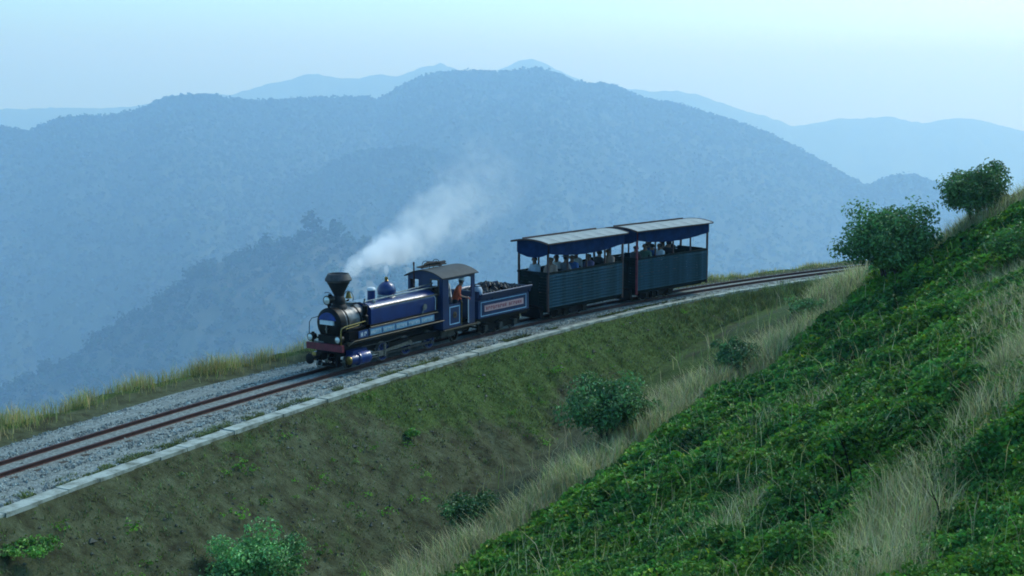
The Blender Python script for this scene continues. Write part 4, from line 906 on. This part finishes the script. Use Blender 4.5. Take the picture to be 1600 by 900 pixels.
# coal heap: lumps in one object
def coal():
    b = MB(); r = random.Random(5)
    for k in range(420):
        x = r.uniform(.16, TL - .1); y = r.uniform(-.66, .66); top = 1.40 + .27 * (1 - (y / .75) ** 2) * (0.45 + .75 * math.exp(-((x - 1.5) / .8) ** 2)) ; z = top - .12 * r.random()
        s_ = r.uniform(.05, .12)
        pts = []
        for (a, e) in [(i * 1.047, 0.35 * (-1) ** i) for i in range(6)]: pts.append((x + s_ * r.uniform(.7, 1.25) * math.cos(a), y + s_ * r.uniform(.7, 1.25) * math.sin(a), z + s_ * e))
        pts += [(x + r.uniform(-.3, .3) * s_, y, z + s_ * .9), (x, y + r.uniform(-.3, .3) * s_, z - s_ * .9)]
        b.add(pts, [(i, (i + 1) % 6, 6) for i in range(6)] + [((i + 1) % 6, i, 7) for i in range(6)])
    o = b.build('coal_heap', 'coal', None, sharp=10); o.location = tend.location; o.rotation_euler = tend.rotation_euler
    tag(o, 'heap of black coal lumps piled in the tender', 'coal', kind='stuff')
coal()
# pale blue cloth sack on the front of the tender
def sack():
    b = MB(); n = 14
    prof = [(.02, 1.42), (.16, 1.43), (.19, 1.50), (.185, 1.62), (.14, 1.72), (.06, 1.75), (.09, 1.81), (.02, 1.82)]
    b.lathe(prof, (0.33, -.42, 0), 'z', n); v = []
    for (x, y, z) in b.v: a = math.atan2(y + .42, x - .33); k = 1 + .10 * math.sin(3 * a + z * 9) + .06 * math.sin(7 * a); v.append((.33 + (x - .33) * k * .95, -.42 + (y + .42) * k, z))
    b.v = v; o = b.build('cloth_sack', 'cloth_pale', None, sharp=80); o.location = tend.location; o.rotation_euler = tend.rotation_euler
    tag(o, 'pale blue cloth sack at the front of the coal', 'sack')
sack()

# ---- passenger carriages
CL = 4.92
def make_carriage():
    root = vehicle('passenger_carriage', 42.68, 43.4, 47.0)
    tag(root, 'open sided plank carriage next to the tender with a pale curved roof', 'railway carriage', 'open sided carriages of the train')
    b = MB(); b.box(0.02, CL - .02, -.70, .70, .40, .58); b.box(.1, CL - .1, -.5, .5, .30, .40); b.build('underframe', 'plank_dark', root)
    b = MB(); b.box(.04, CL - .04, -.68, .68, .90, .95); b.build('carriage_floor', 'plank_dark', root)
    # side planks
    n = 11; z0, z1 = .50, 1.76; h = (z1 - z0) / n
    pb = MB(); pb.add([(.07, 0, .003), (CL - .07, 0, .003), (CL - .07, -.044, .014), (.07, -.044, .014), (.07, 0, h - .004), (CL - .07, 0, h - .004), (CL - .07, -.014, h - .010), (.07, -.014, h - .010)],
                      [(0, 1, 5, 4), (3, 7, 6, 2), (0, 3, 2, 1), (4, 5, 6, 7), (0, 4, 7, 3), (1, 2, 6, 5)])
    proto = pb.build('plank', 'plank_paint', root)
    for s_ in (-1, 1):
        for k in range(n):
            p = proto if (s_ == -1 and k == 0) else share(proto, root)
            p.location = (0 if s_ < 0 else CL, s_ * .712, z0 + h * k); p.rotation_euler = (0, 0, 0 if s_ < 0 else math.pi)
            p.rotation_euler.x = random.uniform(-.03, .03)
    eb = MB(); eb.box(0, .024, -.66, .66, .004, h - .005); ep = eb.build('end_plank', 'plank_dark', root)
    for i, x in enumerate((.03, CL - .055)):
        for k in range(n):
            p = ep if i == 0 and k == 0 else share(ep, root); p.location = (x + random.uniform(-.003, .003), 0, z0 + h * k)
    b = MB()
    for y in (-.735, .695): b.box(.0, CL, y, y + .04 + .03, 1.765, 1.84)
    b.box(.0, .07, -.66, .66, 1.765, 1.84).box(CL - .07, CL, -.66, .66, 1.765, 1.84); b.build('sill_rail', 'plank_dark', root)
    # posts
    for s_ in (-1, 1):
        for k in range(5):
            x = .035 + (CL - .07) * k / 4; wd = .035 if k in (0, 4) else .026
            c = MB(); c.box(x - wd, x + wd, s_ * .705 - wd, s_ * .705 + wd, (.34 if k in (0, 4) else 1.842), 2.93); c.build('post', 'post_wood', root)
    # end door leaf
    b = MB(); b.box(-.012, .012, -.28, .22, .62, 1.74); dr = b.build('end_door', 'plank_dark', root); MB().box(-.03, -.013, .05, .18, 1.42, 1.45).build('latch', 'grey_drum', dr)
    # benches
    for k in range(4):
        x = .55 + 1.22 * k; b = MB(); b.box(x, x + .38, -.66, .66, 1.39, 1.43).box(x + .36, x + .40, -.66, .66, 1.43, 1.90).box(x + .02, x + .08, -.6, -.54, .95, 1.39).box(x + .02, x + .08, .54, .6, .95, 1.39); b.build('bench', 'plank_dark', root)
    # canvas valances
    def scallop(u, deep, shallow): return -(shallow + (deep - shallow) * math.sin(math.pi * min(1, max(0, u))) ** .8)
    for s_ in (-1, 1):
        v = []; N = 40
        for k in range(N + 1):
            u = k / N; x = .02 + (CL - .04) * u; y = s_ * (.765 + .006 * math.sin(k * 1.7)); zb = 2.93 + scallop(u, .56, .36) + .005 * math.sin(k * 1.3)
            v += [(x, y, 2.945), (x, y + s_ * .012, zb), (x, y + s_ * .02, zb), (x, y + s_ * .012, 2.945)]
        b = MB(); b.add(v, [(4 * k + a, 4 * k + (a + 1) % 4, 4 * k + 4 + (a + 1) % 4, 4 * k + 4 + a) for k in range(N) for a in range(4)]); b.build('canvas_valance', 'canvas', root)
    for x, sg_ in ((-.03, -1), (CL + .03, 1)):
        v = []; N = 20
        for k in range(N + 1):
            u = k / N; y = -.74 + 1.48 * u; zb = 2.93 + scallop(u, .55, .38) + .005 * math.sin(k * 1.3); zt = 2.95 + .10 * (1 - (y / .86) ** 2)
            v += [(x, y, zt), (x + .008 * sg_, y, zb), (x + .018 * sg_, y, zb), (x + .012 * sg_, y, zt)]
        b = MB(); b.add(v, [(4 * k + a, 4 * k + (a + 1) % 4, 4 * k + 4 + (a + 1) % 4, 4 * k + 4 + a) for k in range(N) for a in range(4)]); b.build('end_valance', 'canvas', root)
    # curved roof of sheets
    def rz(y): return 2.965 + .11 * (1 - (y / .88) ** 2)
    ns = 7; X0, X1 = -.20, CL + .10; ww = (X1 - X0) / ns
    prf = [(-.88 + 1.76 * k / 16, rz(-.88 + 1.76 * k / 16)) for k in range(17)]
    rb = MB(); rb.extrude(prf + [(y, z + .012) for y, z in prf[::-1]], .006, ww - .006); rp_ = rb.build('roof_sheet', 'roof_sheet', root)
    for k in range(ns):
        p = rp_ if k == 0 else share(rp_, root); p.location = (X0 + ww * k, 0, .004 * (k % 2)); p.rotation_euler = (random.uniform(-.004, .004), 0, 0)
    bt = MB(); pr2 = [(-.89 + 1.78 * k / 16, rz(-.89 + 1.78 * k / 16)) for k in range(17)]; bt.extrude([(y, z + .014) for y, z in pr2] + [(y, z + .022) for y, z in pr2[::-1]], -.018, .018)
    bp_ = bt.build('roof_batten', 'roof_sheet', root)
    for k in range(1, ns):
        p = bp_ if k == 1 else share(bp_, root); p.location = (X0 + ww * k, 0, 0)
    b = MB()
    for x in (X0 - .05, X1): b.extrude([(y, z - .03) for y, z in pr2] + [(y, z + .03) for y, z in pr2[::-1]], x, x + .05)
    for s_ in (-1, 1): b.box(X0, X1, s_ * .885 - .02, s_ * .885 + .02, 2.925, 2.968)
    b.build('roof_trim', 'roof_trim', root)
    MB().box(X0, X1 - .55, .30, .36, rz(.3) + .014, rz(.3) + .075).build('roof_rail', 'roof_trim', root)
    # bogie and couplings
    b = MB(); b.box(.45, 2.75, -.52, -.46, .14, .42).box(.45, 2.75, .46, .52, .14, .42).box(.5, 2.7, -.46, .46, .22, .36).box(1.2, 2.0, -.6, .6, .12, .34); bg_ = b.build('bogie_frame', 'black_paint', root)
    for x in (.8, 1.6, 2.4):
        for s_ in (-1, 1): MB().box(x - .1, x + .1, s_ * .66, s_ * .605, .13, .33).build('axle_box', 'black_paint', bg_)
    for x in (.8, 1.6, 2.4): wheel_set(root, x, .21, .38)
    b = MB(); b.tube([(-.42, 0, .45), (.4, 0, .45)], .05, 8).tube([(CL - .4, 0, .45), (CL + .42, 0, .45)], .05, 8); b.build('drawbar', 'black_paint', root)
    b = MB(); b.add([(-.30, -.5, .55), (.02, -.5, .55), (.02, -.5, .08), (-.06, -.5, .08), (-.30, .5, .55), (.02, .5, .55), (.02, .5, .08), (-.06, .5, .08)], [(0, 3, 2, 1), (4, 5, 6, 7), (0, 1, 5, 4), (1, 2, 6, 5), (2, 3, 7, 6), (3, 0, 4, 7)]); b.build('end_apron', 'black_paint', root)
    return root
car = make_carriage()
def copy_tree(o, parent=None):
    kids = list(o.children); c = o.copy(); COL.objects.link(c)
    if parent: c.parent = parent
    for k in kids: copy_tree(k, c)
    return c
car2 = copy_tree(car); v2 = vehicle('tmp_frame', 48.52, 49.0, 52.8); car2.location = v2.location; car2.rotation_euler = v2.rotation_euler; car2.scale = (1, 1, 1); bpy.data.objects.remove(v2)
car2['label'] = 'rearmost plank carriage at the tail of the train with a red front post'

# ------------------------------------------------------------------ people
def skin_body(pose):
    """one continuous figure from a joint skeleton; x right, y forward, z up"""
    V, E, R = [], [], []
    def j(p, r, parent=None):
        V.append(p); R.append(r)
        if parent is not None: E.append((parent, len(V) - 1))
        return len(V) - 1
    if pose == 'sit':
        pel = j((0, 0, .11), .135); sp = j((0, -.02, .28), .120, pel); chs = j((0, -.03, .44), .140, sp); nk = j((0, -.005, .575), .052, chs)
        sh = [(.175, -.03, .485), (.225, .05, .24), (.17, .26, .19)]; lg = [(.09, .08, .095), (.105, .44, .10), (.105, .46, -.30), (.11, .60, -.345)]
        sh2 = sh
    else:
        pel = j((0, 0, .90), .135); sp = j((0, .03, 1.07), .120, pel); chs = j((0, .07, 1.25), .140, sp); nk = j((0, .12, 1.385), .052, chs)
        sh = [(.18, .07, 1.29), (.25, .16, 1.05), (.19, .36, 1.02)]; sh2 = [(.18, .06, 1.29), (.27, .02, 1.02), (.22, .16, .84)]; lg = [(.09, 0, .86), (.105, .03, .48), (.105, -.02, .085), (.12, .14, .04)]
    n0 = V[nk]; hb = j((n0[0], n0[1] + .015, n0[2] + .075), .070, nk); hm = j((n0[0], n0[1] + .03, n0[2] + .155), .096, hb); ht = j((n0[0], n0[1] + .02, n0[2] + .235), .070, hm)
    j((n0[0], n0[1] + .125, n0[2] + .135), .014, hm); j((n0[0], n0[1] + .105, n0[2] + .075), .022, hb)
    for s in (-1, 1): j((s * .103, n0[1] + .02, n0[2] + .15), .016, hm)
    for s in (-1, 1):
        arm = sh if s > 0 else sh2
        a = j((s * arm[0][0], arm[0][1], arm[0][2]), .062, chs); e = j((s * arm[1][0], arm[1][1], arm[1][2]), .044, a); w_ = j((s * arm[2][0], arm[2][1], arm[2][2]), .029, e)
        d = np.array(arm[2]) - np.array(arm[1]); d /= np.linalg.norm(d); side = np.cross(d, (0, 0, 1)); side /= np.linalg.norm(side); wp = np.array(arm[2])
        pc = wp + d * .055; pm = j((s * pc[0], pc[1], pc[2]), .032, w_)
        for f, (o_, L) in enumerate(((-.030, .062), (-.010, .075), (.011, .070), (.031, .052))):
            k1 = pc + d * .045 + side * o_; k2 = k1 + d * L * .5 + np.array([0, 0, -.012]); k3 = k2 + d * L * .35 + np.array([0, 0, -.025])
            q = j((s * k1[0], k1[1], k1[2]), .010, pm); q = j((s * k2[0], k2[1], k2[2]), .0088, q); j((s * k3[0], k3[1], k3[2]), .0075, q)
        k1 = pc - d * .015 - side * .042; k2 = k1 + d * .045 - side * .018
        q = j((s * k1[0], k1[1], k1[2]), .0115, pm); j((s * k2[0], k2[1], k2[2]), .009, q)
        h = j((s * lg[0][0], lg[0][1], lg[0][2]), .092, pel); kn = j((s * lg[1][0], lg[1][1], lg[1][2]), .064, h); an = j((s * lg[2][0], lg[2][1], lg[2][2]), .044, kn); j((s * lg[3][0], lg[3][1], lg[3][2]), .040, an)
    me = bpy.data.meshes.new('person'); me.from_pydata(V, E, []); o = bpy.data.objects.new('person_src', me); COL.objects.link(o)
    sk = o.modifiers.new('skin', 'SKIN'); sk.use_smooth_shade = True
    for i, r in enumerate(R): me.skin_vertices[0].data[i].radius = (r, r)
    me.skin_vertices[0].data[pel].use_root = True
    ss = o.modifiers.new('sub', 'SUBSURF'); ss.levels = 1; ss.render_levels = 1
    bpy.context.view_layer.update(); dg = bpy.context.evaluated_depsgraph_get()
    out = bpy.data.meshes.new_from_object(o.evaluated_get(dg)); bpy.data.objects.remove(o); out.name = 'person_' + pose
    return out, n0
def garment(me, pred, off, name):
    nv = len(me.vertices); co = np.empty(nv * 3); me.vertices.foreach_get('co', co); co = co.reshape(-1, 3); no = np.empty(nv * 3); me.vertices.foreach_get('normal', no); no = no.reshape(-1, 3)
    fs = [tuple(p.vertices) for p in me.polygons if pred(*p.center)]; used = sorted({v for f in fs for v in f}); mp = {v: i for i, v in enumerate(used)}
    g = bpy.data.meshes.new(name); g.from_pydata([tuple(co[v] + no[v] * off) for v in used], [], [tuple(mp[v] for v in f) for f in fs]); g.update()
    g.polygons.foreach_set('use_smooth', [True] * len(g.polygons)); return g
BODY = {}
for pose in ('sit', 'stand'):
    me, n0 = skin_body(pose); base = 0 if pose == 'sit' else .80; hz = n0[2]; hy = n0[1]
    shirt = garment(me, (lambda x, y, z: (z > .10 and z < hz - .02 and y < .16) or (abs(x) > .15 and z > .20 and y < .14)) if pose == 'sit' else (lambda x, y, z: z > .86 and z < hz - .01 and not (abs(x) > .17 and y > .22)), .016, 'shirt')
    trs = garment(me, (lambda x, y, z: (z <= .19 and abs(x) < .19 and y > -.2 and z > -.26 and not (z > .12 and y > .17 and abs(x) > .12))) if pose == 'sit' else (lambda x, y, z: .13 < z <= .93 and abs(x) < .2), .012, 'trousers')
    hr = garment(me, lambda x, y, z: z > hz + .11 and (y < hy + .06 or z > hz + .205), .014, 'hair')
    BODY[pose] = (me, shirt, trs, hr, n0)
def obj_mat(o, m):
    if not o.data.materials: o.data.materials.append(None)
    o.material_slots[0].link = 'OBJECT'; o.material_slots[0].material = MATS[m]
eye_me = MB().lathe([(.002, -.009), (.008, -.004), (.009, 0), (.008, .004), (.002, .009)], (0, 0, 0), 'z', 8).build('eye', 'eye_dark'); EYE = eye_me.data; bpy.data.objects.remove(eye_me)
def person(pose, loc, rz, shirt, label, hat=None, tilt=0.0, hair='hair', sc=1.0, trousers='cloth_dark', group=None):
    me, sh, tr, hr, n0 = BODY[pose]; o = bpy.data.objects.new('person', me); COL.objects.link(o); o.location = loc; o.rotation_euler = (tilt, 0, rz); o.scale = (sc,) * 3; obj_mat(o, 'skin')
    tag(o, label, 'person', group)
    for nm, d, m in (('shirt', sh, 'cloth_' + shirt), ('trousers', tr, trousers), ('hair', hr, hair)):
        c = bpy.data.objects.new(nm, d); COL.objects.link(c); c.parent = o; obj_mat(c, m)
    for s in (-1, 1):
        c = bpy.data.objects.new('eye', EYE); COL.objects.link(c); c.parent = o; c.location = (s * .035, n0[1] + .118, n0[2] + .165)
    if hat:
        b = MB(); y, z = n0[1] + .025, n0[2] + .20
        b.lathe([(.165 if hat[1] else .112, 0), (.160 if hat[1] else .112, .012), (.108, .02), (.10, .08), (.06, .11), (.01, .115)], (0, y, z), 'z', 18)
        if not hat[1]: b.box(-.06, .06, y + .08, y + .17, z, z + .012)
        h = b.build('hat', 'cloth_' + hat[0], o)
    return o
def on(vroot, x, lat, z):
    return vroot.matrix_basis @ Vector((x, -lat, z)) if False else Matrix.LocRotScale(vroot.location, vroot.rotation_euler, None) @ Vector((x, -lat, z))
def face(vroot, a): return vroot.rotation_euler.z - math.pi / 2 + a     # a=0 looks backwards along the train (+x), pi forwards
PI = math.pi
person('stand', on(loco, 6.42, .34, .60), face(loco, -PI / 2 + .5), 'orange', 'engine driver in an orange shirt and grey cap leaning in the cab doorway', hat=('white', False), tilt=-.10)
person('stand', on(loco, 6.72, -.30, .60), face(loco, -PI / 2 - .3), 'white', 'fireman in a white shirt standing behind the driver in the cab', trousers='cloth_grey')
# passengers: x along the carriage, lateral, facing
PASS1 = [(.62, -.40, PI, 'pale', 'passenger in pale shirt at the far front corner of the first carriage', None), (.70, .32, PI, 'tan', 'passenger in tan shirt nearest the front post of the first carriage', None),
         (1.50, .42, 0, 'grey', 'passenger with a wide grey hat in the first window bay', ('grey', True)), (1.98, .38, PI, 'blue', 'passenger in blue shirt beside the wide grey hat', None), (1.86, -.30, PI, 'white', 'passenger in white shirt behind the blue shirt in the first carriage', None),
         (3.02, .42, PI, 'violet', 'passenger in violet shirt in the third bay of the first carriage', None), (3.20, -.35, PI, 'white', 'passenger in white on the far side of the third bay', None),
         (3.85, .30, 0, 'dark', 'passenger in dark clothes in the last bay of the first carriage', None), (4.35, .42, PI, 'tan', 'passenger in tan shirt against the rear post of the first carriage', None)]
PASS2 = [(.36, .38, 0, 'dark', 'passenger in dark clothes by the red front post of the rear carriage', None), (.95, .42, PI, 'green', 'passenger in dark green shirt in the first bay of the rear carriage', None), (1.45, .36, 0, 'blue', 'passenger in blue shirt in the second bay of the rear carriage', None),
         (1.95, .40, PI, 'white', 'passenger in white shirt in the second bay of the rear carriage', None), (2.1, -.3, PI, 'blue', 'passenger in blue on the far side of the rear carriage', None), (2.55, .40, 0, 'dark', 'passenger in black near the middle of the rear carriage', None),
         (3.15, -.40, PI, 'tan', 'passenger in tan shirt on the far side, third bay of the rear carriage', None), (3.75, -.42, PI, 'dark', 'rearmost passenger, a dark figure by a far side post', None)]
for i, (x, l, a, s, lb, hat) in enumerate(PASS1): person('sit', on(car, x, l, 1.44), face(car, a + .25 * math.sin(i * 2.3)), s, lb, hat, sc=1.07 + .05 * math.sin(i), group='passengers in the carriages')
for i, (x, l, a, s, lb, hat) in enumerate(PASS2): person('sit', on(car2, x, l, 1.44), face(car2, a + .25 * math.sin(i * 1.9)), s, lb, hat, sc=1.07 + .05 * math.sin(i * 1.7), group='passengers in the carriages')
for c in car2.children:
    if c.name.startswith('post') and abs(c.data.vertices[0].co.x) < .3 and c.data.vertices[0].co.y < 0: c.material_slots[0].link = 'OBJECT'; c.material_slots[0].material = MATS['rail_red']; c['label'] = 'red painted corner post'

# ------------------------------------------------------------------ smoke from the chimney
def smoke():
    p0 = on(loco, .74, 0, 2.98); p1 = Vector(at_depth(790, 250, 62.0)); ax = (p1 - p0); L = ax.length; ax.normalize()
    zx = ax; yx = Vector((0, 0, 1)).cross(zx).normalized(); zz = zx.cross(yx)
    M = Matrix((zx, yx, zz)).transposed().to_4x4(); M.translation = p0
    def Rx(u): return .22 + u * .16
    b = MB(); ks = [0, .3, .8, 1.5, 2.5, 4, 6, 8, 10, L]; b.lathe([(Rx(k) * 1.25 + .05, k) for k in ks if k <= L], (0, 0, 0), 'x', 20)
    m = bpy.data.materials.new('smoke'); m.use_nodes = True; t = m.node_tree; t.nodes.clear(); N = t.nodes.new; K = t.links.new
    out = N('ShaderNodeOutputMaterial'); pv = N('ShaderNodeVolumePrincipled'); K(pv.outputs[0], out.inputs['Volume']); pv.inputs['Color'].default_value = (.97, .98, .99, 1); pv.inputs['Anisotropy'].default_value = 0.1
    tc = N('ShaderNodeTexCoord'); sx = N('ShaderNodeSeparateXYZ'); K(tc.outputs['Object'], sx.inputs[0])
    def mth(op, a, b_=None, c=None):
        n = N('ShaderNodeMath'); n.operation = op
        for i, v in enumerate((a, b_, c)):
            if v is None: continue
            if isinstance(v, (int, float)): n.inputs[i].default_value = v
            else: K(v, n.inputs[i])
        return n.outputs[0]
    nz = N('ShaderNodeTexNoise'); nz.inputs['Scale'].default_value = 1.2; nz.inputs['Detail'].default_value = 5; nz.inputs['Roughness'].default_value = .6; nz.inputs['Distortion'].default_value = .4; K(tc.outputs['Object'], nz.inputs['Vector'])
    x = sx.outputs[0]; R = mth('MULTIPLY_ADD', x, .13, .20)
    bend = mth('MULTIPLY', mth('MULTIPLY', x, mth('SUBTRACT', L, x)), 0.006)
    r2 = mth('ADD', mth('POWER', sx.outputs[1], 2), mth('POWER', mth('ADD', sx.outputs[2], bend), 2)); rr = mth('DIVIDE', mth('SQRT', r2), R)
    edge = mth('SUBTRACT', 1.0, rr)                                   # 1 on the axis, 0 at the rim
    v = mth('ADD', mth('MULTIPLY', edge, .8), mth('MULTIPLY', mth('SUBTRACT', nz.outputs['Fac'], .54), 4.6))
    body = N('ShaderNodeMapRange'); body.inputs[1].default_value = 0.0; body.inputs[2].default_value = .75; K(v, body.inputs[0])
    al = N('ShaderNodeValToRGB'); e = al.color_ramp.elements; xs_ = mth('DIVIDE', x, L); K(xs_, al.inputs[0])
    e[0].position = 0; e[0].color = (.0, .0, .0, 1); e[1].position = 1; e[1].color = (0, 0, 0, 1)
    for p_, c_ in ((.02, .04), (.06, .75), (.15, 1.0), (.23, .50), (.31, .12), (.60, .028)): q = e.new(p_); q.color = (c_, c_, c_, 1)
    em = N('ShaderNodeMapRange'); em.inputs[1].default_value = 0; em.inputs[2].default_value = .25; K(edge, em.inputs[0])
    K(mth('MULTIPLY', mth('MULTIPLY', mth('MULTIPLY', body.outputs[0], al.outputs[0]), em.outputs[0]), 9.0), pv.inputs['Density'])
    MATS['smoke'] = m
    o = b.build('smoke', 'smoke'); o.matrix_world = M; tag(o, 'white smoke blowing back from the engine chimney', 'smoke', kind='stuff')
    # wisp of steam at the whistle
    b = MB(); b.lathe([(.02, 0), (.05, .05), (.08, .14), (.09, .24), (.06, .34), (.01, .4)], (0, 0, 0), 'z', 12)
    m2 = bpy.data.materials.new('steam'); m2.use_nodes = True; t = m2.node_tree; t.nodes.clear(); out = t.nodes.new('ShaderNodeOutputMaterial'); pv = t.nodes.new('ShaderNodeVolumePrincipled'); pv.inputs['Color'].default_value = (.95, .96, .98, 1); pv.inputs['Density'].default_value = 5.0; t.links.new(pv.outputs[0], out.inputs['Volume']); MATS['steam'] = m2
    o = b.build('steam', 'steam'); o.location = on(loco, 3.16, 0, 2.63); tag(o, 'small wisp of steam above the engine dome', 'steam', kind='stuff')
smoke()

# ------------------------------------------------------------------ the air
def haze():
    b = MB(); b.box(-2900 * KF, 2900 * KF, -160, 3600 * KF, FLOOR - 5.0, 74 * KF); m = bpy.data.materials.new('haze'); m.use_nodes = True; t = m.node_tree; t.nodes.clear()
    out = t.nodes.new('ShaderNodeOutputMaterial'); pv = t.nodes.new('ShaderNodeVolumePrincipled'); pv.inputs['Color'].default_value = (*HAZE_COLOR, 1); pv.inputs['Density'].default_value = HAZE_DENSITY
    pv.inputs['Absorption Color'].default_value = (1, 1, 1, 1); pv.inputs['Anisotropy'].default_value = 0.3
    t.links.new(pv.outputs[0], out.inputs['Volume']); MATS['haze'] = m
    tag(b.build('haze', 'haze'), 'pale blue haze filling the valley air', 'haze', kind='stuff')
haze()
